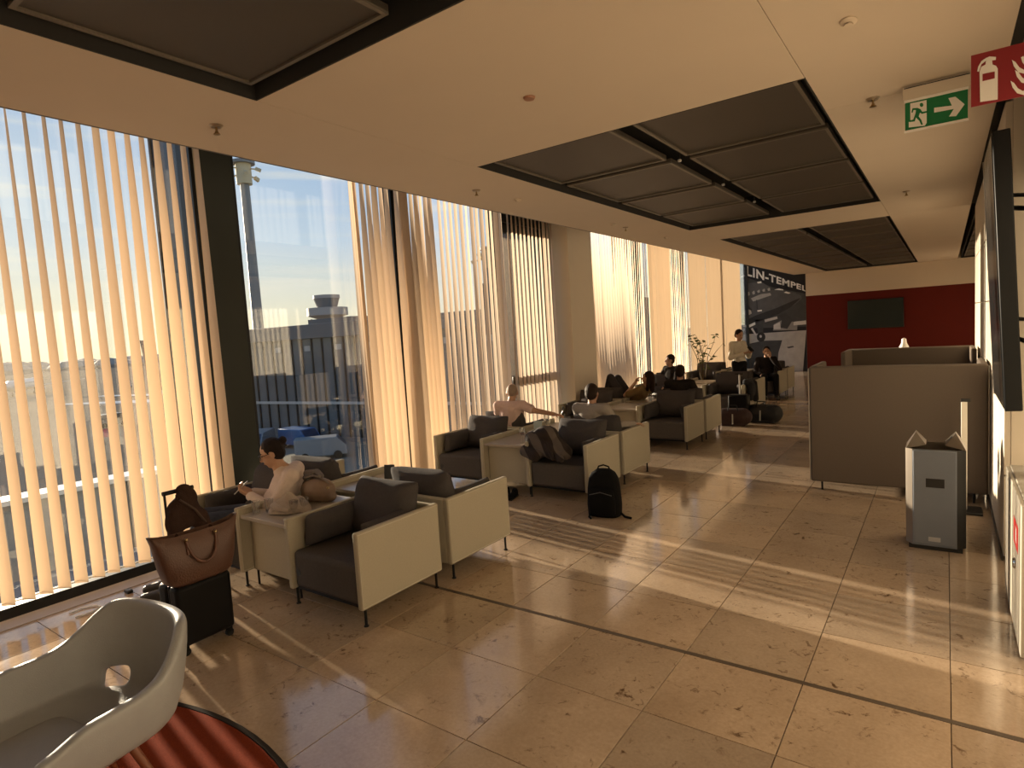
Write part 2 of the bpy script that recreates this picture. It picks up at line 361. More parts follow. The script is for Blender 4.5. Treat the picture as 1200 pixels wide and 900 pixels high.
# columns
t = empty('steel_column', (-5.55, 3.095, 0), 0, 'dark grey-green steel column between the two nearest windows', 'column')
bx('shaft', m_steel, t, -.12, .11, -.155, .17, 0, 4.25, .006)
bx('side_fin', m_mull, t, -.14, .085, -.205, -.16, 0, 4.25); bx('edge_trim', M('pale_edge_trim', (.45, .43, .38), .4), t, .085, .10, -.172, -.158, 0, 4.25)
bx('side_fin', m_mull, t, -.14, .10, .172, .2, 0, 4.25)
t = empty('plaster_column', (-5.39, 9.45, 0), 0, 'beige plastered column beside the escape door', 'column')
bx('shaft', M('column_plaster', (.74, .65, .53), .7, .03), t, -.21, .21, -.42, .42, 0, 4.25, .004); bx('base_strip', m_mull, t, -.2, .215, -.425, .425, 0, .07)
# far wall: red with a white band above, mural in the window bay
struct(bx('wall_far', m_red, None, -3.74, 1.8, YF, YF + .15, -.2, 2.47))
struct(bx('trim_9', m_plaster, None, -3.74, 1.8, YF - .012, YF + .15, 2.47, ZC + .34))
struct(bx('wall_far_bay', M('mural_backing', (.25, .25, .27), .6), None, -5.7, -3.74, YF, YF + .15, -.2, 4.35))
# right wall: plain near the camera, clad in boards further on, then a recess
wr = struct(empty('wall_right'))
bx('wall_body', m_wallw, wr, XR + .03, XR + .35, 5.4, 10.6, -.2, ZC + .4); bx('wall_body', m_wallw, wr, .54, .69, YB, 5.4, -.2, ZC + .4)
bx('wall_body', m_wallw, wr, 1.7, 1.9, 10.6, YF, -.2, ZC + .4); bx('wall_body', m_wallw, wr, XR + .35, 1.9, 10.45, 10.6, -.2, ZC + .4)
for j, (z0, z1) in enumerate(((.03, .62), (.62, 1.24), (1.24, 1.86), (1.86, 2.48), (2.48, 3.18))):
    for (a, b) in ((5.4, 7.1), (7.1, 8.85), (8.85, 10.6)):
        bx('wall_board', m_wallw, wr, XR - .01, XR + .03, a + .004, b - .004, z0 + .004, z1 - .004, .004)
bx('shadow_gap', m_void, ceiling, .29, XR, YB, 10.6, ZC + .02, ZC + .1)
struct(bx('baseboard_right', M('grey_baseboard', (.10, .09, .08), .5), None, XR - .018, XR - .011, 5.4, 10.6, 0, .03))
# ------------------------------------------------------------------ vertical blinds
def slat_mesh(w_, z0, z1, ph0, ph1, curve=.006, n=10):
    mb = MB(); vs = []; fs = []
    for i in range(n + 1):
        z = z0 + (z1 - z0) * i / n; a = R(ph0 + (ph1 - ph0) * i / n)
        for x in (-.5, 0, .5):
            off = curve * (1 - (2 * x) ** 2); px, py = x * w_, off
            vs.append((px * math.cos(a) - py * math.sin(a), px * math.sin(a) + py * math.cos(a), z))
    for i in range(n):
        for k in (0, 1): fs.append((i * 3 + k, i * 3 + k + 1, i * 3 + k + 4, i * 3 + k + 3))
    me = mb.add(vs, fs).mesh('slat'); me.materials.append(m_slat); me.polygons.foreach_set('use_smooth', [True] * len(me.polygons)); return me
SM2 = [slat_mesh(.099, .13, 4.18, -8, -30), slat_mesh(.099, .13, 4.18, -14, -26), slat_mesh(.099, .13, 4.18, -4, -33)]
SM2B = [slat_mesh(.099, .13, 4.18, 48, -30), slat_mesh(.099, .13, 4.18, 44, -26), slat_mesh(.099, .13, 4.18, 52, -24)]
SM4 = [slat_mesh(.099, .13, 4.18, 8, -60), slat_mesh(.099, .13, 4.18, 4, -57), slat_mesh(.099, .13, 4.18, 12, -63)]
SM1B = [slat_mesh(.099, .13, 4.18, 80, -10), slat_mesh(.099, .13, 4.18, 76, -7)]
SM3 = [slat_mesh(.099, .13, 4.18, -38, -50), slat_mesh(.099, .13, 4.18, -42, -46), slat_mesh(.099, .13, 4.18, -33, -52)]
SMW = [slat_mesh(.099, .13, 4.18, 68, 8), slat_mesh(.099, .13, 4.18, 72, 12), slat_mesh(.099, .13, 4.18, 62, 4)]
SM = [slat_mesh(.099, .13, 4.18, 39, -8), slat_mesh(.099, .13, 4.18, 35, -5), slat_mesh(.099, .13, 4.18, 42, -11)]
m_chain = M('blind_bottom_chain', (.8, .78, .72), .4)
PITCH_S = .1125
def blind(label, ys, dphi=None, x=-5.40, meshes=None):
    y0, y1 = ys[0], ys[-1]
    t = empty('vertical_blind', (x, (y0 + y1) / 2, 0), 0, label, 'blind', 'vertical window blinds')
    yc = (y0 + y1) / 2
    bx('head_rail', m_white, t, -.02, .02, y0 - yc - .05, y1 - yc + .05, 4.18, 4.22)
    for y in ys:
        o = link(bpy.data.objects.new('slat', random.choice(SM1B if 2.25 < y < 2.6 else SM2B if 4.78 < y < 6.05 else (SM4 if 9.9 < y < 12.1 else (meshes or SM)))), t); o.location = (random.uniform(-.004, .004), y - yc + random.uniform(-.004, .004), 0)
        a = random.gauss(0, 3) + (dphi(y) if dphi else 0)
        if random.random() < .06: a += random.uniform(8, 22)
        o.rotation_euler = (0, 0, R(a))
    mb = MB(); ins = -.03
    mb.tube([(ins, y0 - yc, .15)] + [(ins, y - yc, .15 - .012 * (i % 2)) for i, y in enumerate(ys[1:])], .004, 5)
    mb.build('bottom_chain', m_chain, t); return t
def rng(a, b, s=PITCH_S): return [a + s * i for i in range(int((b - a) / s) + 1)]
blind('vertical slat blind on the nearest window left of the steel column', rng(-.45, 2.93))
blind('vertical slat blind right of the clear gap beside the control tower view', [4.62, 4.65, 4.68] + rng(4.79, 5.25, .095) + [5.33, 5.36, 5.40, 5.44, 5.48] + rng(5.58, 6.0, .085) + rng(6.09, 7.45), None, -5.40, SM2)
blind('vertical slat blind in front of the dark escape door', rng(7.62, 8.95), lambda y: -14, -5.40, SM2)
def far_phi(y):
    if y < 12.1: return 0
    if y < 13.0: return -13
    if y < 14.2: return 100
    if y < 15.6: return -17
    return 125
blind('far vertical slat blind between the plaster column and the mural', rng(10.0, 15.45), far_phi, -5.40, SM3)
blind('farthest vertical slat blind, nearly closed, next to the mural', rng(15.62, 20.4), far_phi, -5.40, SM3)
# ------------------------------------------------------------------ lounge furniture
m_rim = M('panel_piping', (.52, .48, .40), .7)
def make_armchair():
    t = empty('armchair')
    for s in (-1, 1):
        p = bx('side_panel', m_panel, t, *(sorted((s * .345, s * .39))), -.38, .38, .12, .63, .012, 3)
        q = MB(); x = s * .3905
        q.tube([(x, -.372, .135), (x, -.372, .618), (x, .372, .618), (x, .372, .135), (x, -.372, .135)], .003, 6); q.build('piping', m_rim, p)
    bx('back_panel', m_panel, t, -.344, .344, .332, .378, .12, .625, .012, 3)
    bx('seat', m_grey, t, -.342, .342, -.362, .328, .135, .40, .035, 4)
    bx('seat_rail', m_leg, t, -.34, .34, -.34, .32, .115, .135)
    for sx in (-1, 1):
        for sy_ in (-1, 1):
            MB().tube([(sx * .362, sy_ * .335, 0), (sx * .362, sy_ * .335, .006), (sx * .362, sy_ * .335, .0065), (sx * .362, sy_ * .335, .125)], [.017, .017, .0095, .0095], 10).build('leg', m_leg, t, smooth=40)
    MB().pillow(TR((0, .205, .60), R(90 - 20)), .68, .47, .23, wr=.010).build('back_cushion', m_cush, t, smooth=80, sub=1)
    MB().pillow(TR((-.275, -.06, .525), 0, R(-80), 0) @ Matrix.Rotation(R(90), 4, 'Z'), .50, .25, .14, wr=.005).build('arm_cushion', m_cush, t, smooth=80, sub=1)
    MB().pillow(TR((.275, -.02, .52), 0, R(80), 0) @ Matrix.Rotation(R(90), 4, 'Z'), .46, .25, .13, wr=.006).build('arm_cushion', m_cush, t, smooth=80, sub=1)
    MB().lathe([(.022, 0), (.026, .002), (.026, .006)], 16).build('socket', m_black, t, smooth=40)
    so_ = t.children[-1]; so_.rotation_euler = (R(90), 0, 0); so_.location = (-.29, -.358, .25)
    return t
def make_table():
    t = empty('side_table')
    bx('table_top', m_tabletop, t, -.290, .290, -.36, .36, .545, .575, .004)
    bx('front_panel', m_panel, t, -.290, .290, -.285, -.255, .12, .545, .004); bx('back_panel', m_panel, t, -.290, .290, .255, .285, .12, .545, .004)
    bx('rail', m_leg, t, -.29, .29, -.25, .25, .12, .14)
    for sx in (-1, 1):
        for sy_ in (-1, 1):
            MB().tube([(sx * .27, sy_ * .27, 0), (sx * .27, sy_ * .27, .125)], .009, 10).build('leg', m_leg, t, smooth=40)
    return t
XA, XN, XT = -3.42, -4.80, -4.112
rowsY = [(2.80, 0), (3.665, 1), (5.83, 0), (6.70, 1), (8.82, 0), (9.69, 1), (11.85, 0), (12.72, 1), (14.85, 0), (15.72, 1)]
CH = {  # (row, aisle?) -> label
 (0, 1): 'nearest aisle armchair, greige side panel and charcoal cushions, facing the camera', (0, 0): 'window armchair in which the woman in a white blouse sits',
 (1, 1): 'aisle armchair standing back to back with the nearest aisle armchair', (1, 0): 'window armchair back to back with the one the woman in white uses',
 (2, 1): 'aisle armchair with the dark striped coat on it', (2, 0): 'empty window armchair right behind the first group, facing the camera',
 (3, 1): 'aisle armchair under the man in a grey shirt', (3, 0): 'window armchair under the man in a pink shirt',
 (4, 1): 'aisle armchair in the third group facing the camera, seat empty', (4, 0): 'window armchair at the foot of the plaster column',
 (5, 1): 'aisle armchair under the dark-haired man in a black shirt', (5, 0): 'window armchair on which the reclining woman sits',
 (6, 1): 'aisle armchair behind the duffel bags on the floor', (6, 0): 'window armchair under the person in black by the striped blind',
 (7, 1): 'aisle armchair whose side stands beside the waiter', (7, 0): 'window armchair between the waiter and the far blind',
 (8, 1): 'armchair under the man in a dark suit', (8, 0): 'far window armchair in front of the branch plant',
 (9, 1): 'farthest aisle armchair below the mural', (9, 0): 'farthest window armchair below the mural'}
TB = ['nearest side table with handbag, coat and glasses on it', 'side table with an upright dark menu holder, second from the camera', 'side table with the single red wine glass', 'side table with bottle, glasses and a pale blue card',
      'bare side table in the third group beside the empty armchair', 'side table beside the black-shirted man', 'side table in front of the waiter', 'side table with the snack bowl near the waiter', 'side table left of the man in a dark suit', 'farthest side table below the mural']
ac, tb = make_armchair(), make_table(); used = [0, 0]
for i, (y, flip) in enumerate(rowsY):
    for a in (1, 0):
        o = ac if not used[0] else copy_tree(ac); used[0] = 1
        o.location = (XA if a else XN, y, 0); o.rotation_euler = (0, 0, PI if flip else 0); tag(o, CH[(i, a)], 'armchair', 'lounge armchairs')
        if (i, a) not in ((0, 1), (2, 0), (4, 1)) :
            for c in list(o.children):
                if c.name.startswith('socket') and o is not ac: bpy.data.objects.remove(c)
    o = tb if not used[1] else copy_tree(tb); used[1] = 1
    o.location = (XT, y, 0); o.rotation_euler = (0, 0, PI if flip else 0); tag(o, TB[i], 'table', 'lounge side tables')

# high-backed booth sofas on the right
m_booth = M('booth_fabric', (.15, .122, .10), .95, .06, 70, .25, 600, spec=.08)
def booth(label, loc, rz, wd, ht):
    t = empty('booth_sofa', loc, rz, label, 'sofa', 'high-backed booth sofas'); h = wd / 2
    bx('backrest', m_booth, t, -h, h, 0, .07, .09, ht, .02, 3)
    for s in (-1, 1):
        p = bx('wing', m_booth, t, *sorted((s * h, s * (h - .055))), -.72, -.002, .09, ht, .015, 3)
        bx('edge_trim', M('pale_trim', (.62, .58, .50), .5), t, *sorted((s * (h + .002), s * (h + .012))), .015, .055, .10, ht - .02, .003)
        for y in (.03, -.66): MB().tube([(s * (h - .1), y, 0), (s * (h - .1), y, .095)], .01, 8).build('leg', m_leg, t)
    bx('seat', m_booth, t, -h + .057, h - .057, -.66, -.002, .10, .43, .03, 3)
    MB().pillow(TR((0, -.12, .66), R(80)), wd - .16, .46, .16, wr=.004).build('back_cushion', m_booth, t, smooth=80)
    return t
booth('high brown booth sofa seen from behind, nearer of the pair', (-.425, 6.96, 0), PI, 1.47, 1.30)
booth('high brown booth sofa facing the camera behind the nearer one', (-.415, 9.75, 0), 0, 1.43, 1.32)
t = empty('booth_table', (-.42, 8.3, 0), 0, 'table standing between the two high booth sofas', 'table')
bx('table_top', m_tabletop, t, -.5, .5, -.35, .35, .70, .73, .005); MB().tube([(0, 0, .02), (0, 0, .7)], .035, 14).build('pedestal', m_leg, t, smooth=40)
MB().lathe([(.26, 0), (.26, .012), (.05, .02)], 24).build('base', m_leg, t, smooth=40)
t = empty('table_lamp', (-.50, 10.6, 0), 0, 'small white lamp showing above the rear booth sofa', 'lamp')
MB().lathe([(.11, 0), (.11, .02), (.02, .035), (.02, 1.22)], 16).build('stand', m_leg, t, smooth=40)
MB().lathe([(.02, 1.2), (.075, 1.22), (.06, 1.29), (.035, 1.34), (.03, 1.40), (.0, 1.42)], 16).build('shade', m_white, t, smooth=40)

# waste bin and post
m_binf = M('bin_grey_metal', (.20, .225, .27), .42, .06, 12, metal=.2)
m_bins = M('bin_steel', (.30, .26, .22), .28, .08, metal=.8)
t = empty('waste_bin', (-.065, 5.59, 0), 0, 'grey metal waste bin with black slot in front of the booth', 'bin')
pr = [(-.15, -.17), (.11, -.17), (.15, -.13), (.19, .04), (.15, .17), (-.15, .17), (-.19, .09), (-.19, -.11)]
pr = [(-.19, -.11), (-.145, -.17), (.13, -.17), (.185, -.12), (.185, .12), (.13, .17), (-.145, .17), (-.19, .12)]
mb = MB(); n = len(pr)
mb.add([(x, y, .035) for x, y in pr] + [(x, y, .775) for x, y in pr] + [(x * .97, y * .97, .775) for x, y in pr] + [(x * .97, y * .97, .45) for x, y in pr],
       [(i, (i + 1) % n, n + (i + 1) % n, n + i) for i in range(n)] + [tuple(range(n - 1, -1, -1))] + [(n + i, n + (i + 1) % n, 2 * n + (i + 1) % n, 2 * n + i) for i in range(n)]
       + [(2 * n + i, 2 * n + (i + 1) % n, 3 * n + (i + 1) % n, 3 * n + i) for i in range(n)] + [tuple(3 * n + i for i in range(n))])
for k in range(len(mb.f)): mb.m[k] = 0 if k in (1,) else (2 if k in (2, 3, 4) else 1)
mb.build('body', [m_binf, m_bins, m_black], t, smooth=20)
bx('plinth', m_black, t, -.17, .165, -.15, .15, 0, .035)
fp = bx('front_door', m_binf, t, -.14, .125, -.178, -.17, .05, .765, .003)
bx('handle_slot', m_black, fp, -.06, .055, -.1805, -.177, .49, .558, .0012, 2)
bx('label_plate', M('label_plate', (.45, .45, .46), .4), fp, -.045, .03, -.180, -.177, .075, .108)
for s in (-1, 1):                                        # folded lid flaps standing up on both sides
    mb = MB(); x0, x1 = s * .185, s * .06
    mb.add([(x0, -.15, .775), (x0, .15, .775), (x1, .1, .80), (x1, -.1, .80), (s * .125, -.03, .885), (s * .125, .05, .885)],
           [(0, 1, 5, 4), (1, 2, 5), (2, 3, 4, 5), (3, 0, 4), (0, 3, 2, 1)])
    mb.build('lid_flap', m_bins, t, smooth=20)
t = empty('barrier_post', (.13, 6.62, 0), 0, 'white upright post with black foot behind the waste bin', 'post')
bx('post', M('white_post', (.70, .66, .58), .4), t, -.022, .022, -.025, .025, .02, 1.0, .004); bx('cap', m_black, t, -.024, .045, -.027, .027, .99, 1.012); bx('foot', m_black, t, -.07, .13, -.12, .12, 0, .02, .004)

# ------------------------------------------------------------------ right wall: display, cabinet, signs
t = empty('wall_display', (.27, 4.82, 2.0), 0, 'tall black display mounted on the right wall, seen edge-on', 'display')
T = TR((0, 0, 0), 0, R(-2.3))
MB().box(-.03, .05, -.44, .44, -.78, .78, T).build('housing', M('display_black', (.008, .009, .010), .4, spec=.2), t, bevel=.006)
MB().box(-.034, -.031, -.425, .425, -.765, .765, T).build('screen', M('dark_screen', (.010, .012, .014), .2, .05, spec=.3), t)
MB().box(-.036, -.028, .428, .442, -.78, .78, T).build('silver_edge', M('silver_edge', (.5, .48, .44), .3, metal=.8), t)
mb = MB()
for z in (-.35, .4):
    mb = MB(); mb.tube([(.0, -.1, z), (.12, -.3, z - .05), (.25, -.2, z - .02)], .014, 8); mb.box(.245, .268, -.3, .1, z - .12, z + .1); mb.tube([(.25, 0, z + .05), (.0, .1, z + .1)], .012, 8); mb.build('bracket', m_black, t)
t = empty('fire_cabinet', (.36, 4.3, 0), 0, 'pale low wall cabinet with red sticker and chrome handle at right edge', 'cabinet')
m_cab = M('cabinet_paint', (.42, .38, .31), .4, .04)
bx('body', m_cab, t, -.035, .178, -.46, .54, .02, .82, .006); dr = bx('door', m_cab, t, -.055, -.036, -.45, .53, .03, .815, .004)
mb = MB(); mb.lathe([(.028, 0), (.03, .004), (.024, .012), (.0, .014)], 20); hd = mb.build('handle', M('chrome', (.7, .7, .68), .12, metal=1), dr, smooth=40); hd.rotation_euler = (0, R(-90), 0); hd.location = (-.055, -.15, .42)
bx('red_sticker', M('sticker_red', (.55, .02, .02), .4), dr, -.0565, -.055, -.30, -.05, .52, .66); bx('sticker_mark', m_white, dr, -.0572, -.0565, -.22, -.15, .55, .63)
# fire extinguisher sign
m_sred = M('sign_red', (.23, .012, .018), .45, .04); m_sgrn = M('sign_green', (.0, .16, .05), .4, .04); m_sw = M('sign_white', (.80, .77, .72), .45, .03)
t = empty('fire_sign', (.225, 3.0, 2.585), 0, 'red projecting fire extinguisher sign with white pictograms', 'sign')
bx('plate', m_sred, t, -.145, .125, 0, .004, 0, .19)
def flat(parent, name, mat, poly, y=-.001, th=.0008):
    n = len(poly); mb = MB(); mb.add([(a, y - th, b) for a, b in poly] + [(a, y, b) for a, b in poly], [tuple(range(n)), tuple(range(2 * n - 1, n - 1, -1))] + [(i, n + i, n + (i + 1) % n, (i + 1) % n) for i in range(n)])
    return mb.build(name, mat, parent)
def px_sign(pts, ox, oz, k): return [((x - ox) * k, (oz - y) * k) for x, y in pts]
sx = .190 / 325.
def fs(pts): return [(-.145 + (x - 780) * .000442, .19 - (y - 370 + (x - 780) * .235) * sx) for x, y in pts]
flat(t, 'pictogram_bottle', m_sw, fs([(843, 660), (838, 470), (850, 440), (878, 425), (880, 405), (905, 395), (922, 400), (925, 425), (948, 432), (960, 450), (960, 640)]))
flat(t, 'pictogram_band', m_sred, fs([(858, 485), (940, 468), (940, 510), (858, 530)]), -.002)
flat(t, 'pictogram_lever', m_sw, fs([(880, 385), (905, 375), (948, 378), (946, 396), (915, 400), (880, 402), (850, 425), (834, 470), (822, 468), (828, 440), (850, 405)]))
for k, (dx, dy) in enumerate(((0, 0), (20, 62), (-8, 128))):
    flat(t, 'pictogram_flame', m_sw, fs([(1052 + dx, 395 + dy), (1075 + dx, 408 + dy), (1100 + dx, 440 + dy), (1130 + dx, 455 + dy), (1170 + dx, 445 + dy), (1190 + dx, 420 + dy), (1185 + dx, 465 + dy), (1140 + dx, 480 + dy), (1095 + dx, 470 + dy), (1065 + dx, 435 + dy)]))
flat(t, 'pictogram_flame', m_sw, fs([(1110, 380), (1125, 372), (1150, 400), (1160, 440), (1140, 435), (1120, 410)]))
bx('mount', m_sred, t, .125, .315, .0, .004, .06, .13)
# emergency exit sign
t = empty('exit_sign', (-.047, 4.6, 2.93), 0, 'green emergency exit sign with running figure and arrow under the ceiling', 'sign')
bx('plate', m_sgrn, t, -.155, .155, 0, .008, .0, .165); bx('lower_rail', m_sw, t, -.16, .16, -.006, .014, -.012, .0, .002); bx('upper_rail', m_sw, t, -.16, .16, -.006, .014, .165, .18, .002)
bx('housing', m_wallw, t, -.165, .165, -.01, .03, .18, .255); bx('housing_slot', m_black, t, -.16, .165, -.0115, -.0101, .246, .252)
kx = .31 / 400.
def es(pts): return [(-.155 + (x - 348) * kx, .165 - (y - 690 + (x - 348) * .22) * .00101) for x, y in pts]
flat(t, 'door_symbol', m_sw, es([(383, 690), (490, 668), (490, 800), (478, 818), (372, 832), (372, 800), (383, 796)]))
def dsc(c, r): return [(c[0] + r * math.cos(a * PI / 6), c[1] + r * math.sin(a * PI / 6)) for a in range(12)]
flat(t, 'figure', m_sgrn, es(dsc((457, 697), 12)), -.002)
flat(t, 'figure', m_sgrn, es([(430, 715), (450, 722), (462, 738), (490, 732), (490, 742), (458, 750), (447, 742), (438, 765), (455, 785), (465, 812), (455, 815), (443, 792), (420, 772), (412, 795), (378, 800), (376, 790), (402, 785), (418, 745), (420, 728), (405, 728), (398, 745), (390, 742), (398, 718)]), -.002)
flat(t, 'arrow', m_sw, es([(538, 712), (650, 697), (628, 655), (672, 646), (728, 688), (676, 757), (632, 760), (662, 716), (538, 740)]))
# ceiling fittings
def sprinkler(label, x, y):
    t = empty('sprinkler', (x, y, ZC), 0, label, 'sprinkler', 'ceiling sprinklers')
    MB().lathe([(.0, -.012), (.03, -.012), (.042, 0)], 18).build('rose', M('sprinkler_rose', (.35, .28, .20), .35, metal=.6), t, smooth=40)
    MB().lathe([(.009, -.05), (.013, -.045), (.007, -.03), (.007, -.01)], 12).build('nozzle', M('brass', (.40, .30, .16), .3, metal=1), t, smooth=40)
    MB().lathe([(.0, -.056), (.02, -.054), (.02, -.05), (.0, -.05)], 12).build('deflector', MATS['brass'], t)
sprinkler('sprinkler on the ceiling strip above the steel column', -3.6, 2.09); sprinkler('sprinkler on the ceiling strip beside the eight-panel field corner', -3.6, 4.61)
sprinkler('sprinkler left of the green exit sign', -.38, 4.7); sprinkler('sprinkler farther back beyond the exit sign', -.37, 8.58); sprinkler('sprinkler on the ceiling strip above the plaster column', -3.6, 7.9)
o = MB().lathe([(.0, -.012), (.03, -.012), (.036, -.002), (.036, 0)], 20).build('ceiling_sensor', M('sensor_brown', (.30, .14, .08), .5), None, smooth=40, loc=(-1.977, 3.09, ZC)); tag(o, 'small round reddish sensor in the middle ceiling board', 'sensor')
for (x, y, lb) in ((-.37, 3.4, 'white smoke detector at the top of the right ceiling board'), (-3.575, 5.25, 'flat oblong ceiling emitter near the clear window gap'), (-3.6, 7.5, 'flat oblong ceiling emitter in front of the plaster column'), (-3.6, 9.4, 'flat oblong ceiling emitter behind the plaster column')):
    mb = MB(); mb.lathe([(.0, -.016), (.025, -.014), (.036, -.006), (.036, 0)], 20); o = mb.build('smoke_detector', m_plaster, None, smooth=40, loc=(x, y, ZC)); o.scale = (1, 1.5, 1); tag(o, lb, 'detector', 'ceiling detectors')
    MB().lathe([(.0, -.024), (.02, -.023), (.02, -.018)], 14).build('sensor_window', m_plaster, o, smooth=40)

# ------------------------------------------------------------------ far wall: television and mural
t = empty('television', (-1.785, YF, 1.76), 0, 'flat black television on the red far wall', 'television')
bx('housing', M('tv_black', (.012, .012, .012), .3), t, -.75, .75, -.06, -.015, -.45, .45, .006); bx('screen', M('tv_screen', (.012, .022, .022), .1, .05), t, -.735, .735, -.0625, -.0602, -.43, .435); bx('mount', m_black, t, -.2, .2, -.016, 0, -.2, .2)
mural = empty('mural', (0, YF - .012, 0), 0, 'tall black and white mural of a propeller aircraft under a hangar roof', 'mural')
bx('print_base', M('mural_dark', (.018, .018, .022), .6, .1, spec=.2), mural, -5.6, -3.745, 0, .01, 0, 4.2)
def mu(pts):
    out = []
    for zx, zy in pts:
        d = ray(860 + zx / 7.5, 300 + zy / 7.5); k = (YF - .012) / d.y; out.append((min(max(d.x * k, -5.6), -3.747), max(.005, d.z * k + HCAM)))
    return out
gy = lambda n, v: M('mural_grey_' + n, (v * 1.15 if v > .2 else v * .6, (v * 1.1 if v > .2 else v * .6), (v * 1.06 if v > .2 else v * .62)), .6, .3, 5, spec=.2)
def art(name, m, pts, lay): flat(mural, name, m, mu(pts), -.0015 * lay, .001)
art('print_sky', gy('mid', .10), [(60, 190), (340, 275), (640, 330), (640, 620), (60, 640)], 1)
art('print_roof_girders', gy('girder', .17), [(60, 215), (120, 240), (240, 225), (300, 265), (330, 290), (200, 320), (60, 370)], 2)
for k in range(6): art('print_roof_girder', gy('girder_light', .33), [(70 + 45 * k, 335 - 9 * k), (90 + 45 * k, 322 - 9 * k), (96 + 45 * k, 350 - 9 * k), (78 + 45 * k, 362 - 9 * k)], 3)
art('print_lamp', gy('white', .7), [(205, 228), (240, 222), (244, 238), (210, 242)], 3)
art('print_hangar_back', gy('hall', .22), [(350, 600), (430, 560), (560, 585), (556, 650), (345, 655)], 2)
art('print_hangar_light', gy('pale', .5), [(525, 578), (640, 565), (640, 600), (525, 610)], 3)
art('print_hangar_light', gy('pale', .5), [(350, 608), (405, 580), (412, 640), (352, 645)], 3)
art('print_ground', gy('ground', .34), [(60, 690), (640, 652), (640, 2500), (60, 2500)], 2)
art('print_shadow', gy('shadow', .085), [(60, 775), (250, 745), (425, 740), (392, 850), (380, 1000), (60, 1040)], 3)
art('print_fuselage', gy('fuselage', .16), [(60, 395), (130, 352), (230, 318), (340, 300), (440, 303), (540, 325), (592, 348), (598, 372), (560, 410), (490, 455), (390, 515), (250, 562), (110, 605), (60, 612)], 4)
art('print_fuselage_top', gy('fus_light', .30), [(150, 372), (240, 335), (320, 325), (330, 345), (250, 372), (170, 400)], 5)
art('print_fuselage_belly', gy('fus_dark', .06), [(60, 560), (200, 520), (380, 455), (540, 385), (590, 368), (500, 450), (390, 513), (250, 560), (60, 610)], 5)
art('print_cockpit', gy('white', .7), [(355, 297), (395, 285), (435, 294), (435, 302)], 6); art('print_cockpit', gy('white', .7), [(440, 322), (460, 312), (500, 325), (480, 332)], 6)
art('print_engine', gy('engine', .42), [(60, 470), (120, 462), (150, 480), (158, 505), (120, 525), (60, 540)], 6); art('print_engine', gy('shadow', .085), [(60, 452), (130, 440), (165, 470), (150, 480), (120, 462), (60, 470)], 7)
art('print_propeller', gy('white', .7), [(205, 478), (245, 472), (248, 484), (210, 490)], 7); art('print_propeller', gy('shadow', .085), [(198, 385), (205, 385), (210, 470), (202, 472)], 7)
art('print_wing', gy('white', .7), [(105, 612), (188, 580), (190, 603), (110, 635)], 6); art('print_wing', gy('engine', .42), [(270, 560), (380, 530), (385, 552), (275, 582)], 6)
art('print_strut', gy('shadow', .085), [(190, 560), (260, 556), (258, 680), (215, 690)], 5); art('print_tail', gy('shadow', .085), [(400, 520), (455, 500), (520, 560), (470, 640), (410, 630), (420, 570)], 5)
art('print_wheel', gy('wheel', .04), [(240 + 38 * math.cos(a * PI / 8), 712 + 42 * math.sin(a * PI / 8)) for a in range(16)], 6)
art('print_hub', gy('engine', .42), [(236 + 11 * math.cos(a * PI / 6), 706 + 12 * math.sin(a * PI / 6)) for a in range(12)], 7)
art('print_strut', gy('pale', .5), [(150, 640), (165, 630), (200, 690), (190, 700)], 6); art('print_mark', gy('shadow', .085), [(465, 800), (520, 790), (530, 800), (480, 812)], 4)
art('print_letter_band', M('mural_dark', (.035, .036, .045)), [(60, 20), (640, 130), (640, 325), (60, 165)], 8)
me = text_mesh('LIN-TEMPEL', 1.0)
xs = [v.co.x for v in me.vertices]; ys = [v.co.y for v in me.vertices]; x0_, x1_, y1_ = min(xs), max(xs), max(ys)
for v in me.vertices:
    a = (v.co.x - x0_) / (x1_ - x0_); b = v.co.y / y1_; a2 = a ** .93
    zx = 108 + 534 * a2; top = 84 + 185 * a2; bot = 168 + 142 * a2
    (X_, Z_), = mu([(zx, bot + (top - bot) * b)]); v.co = (X_, -.0155, Z_)
me.materials.append(gy('letters', .75)); link(bpy.data.objects.new('lettering', me), mural)
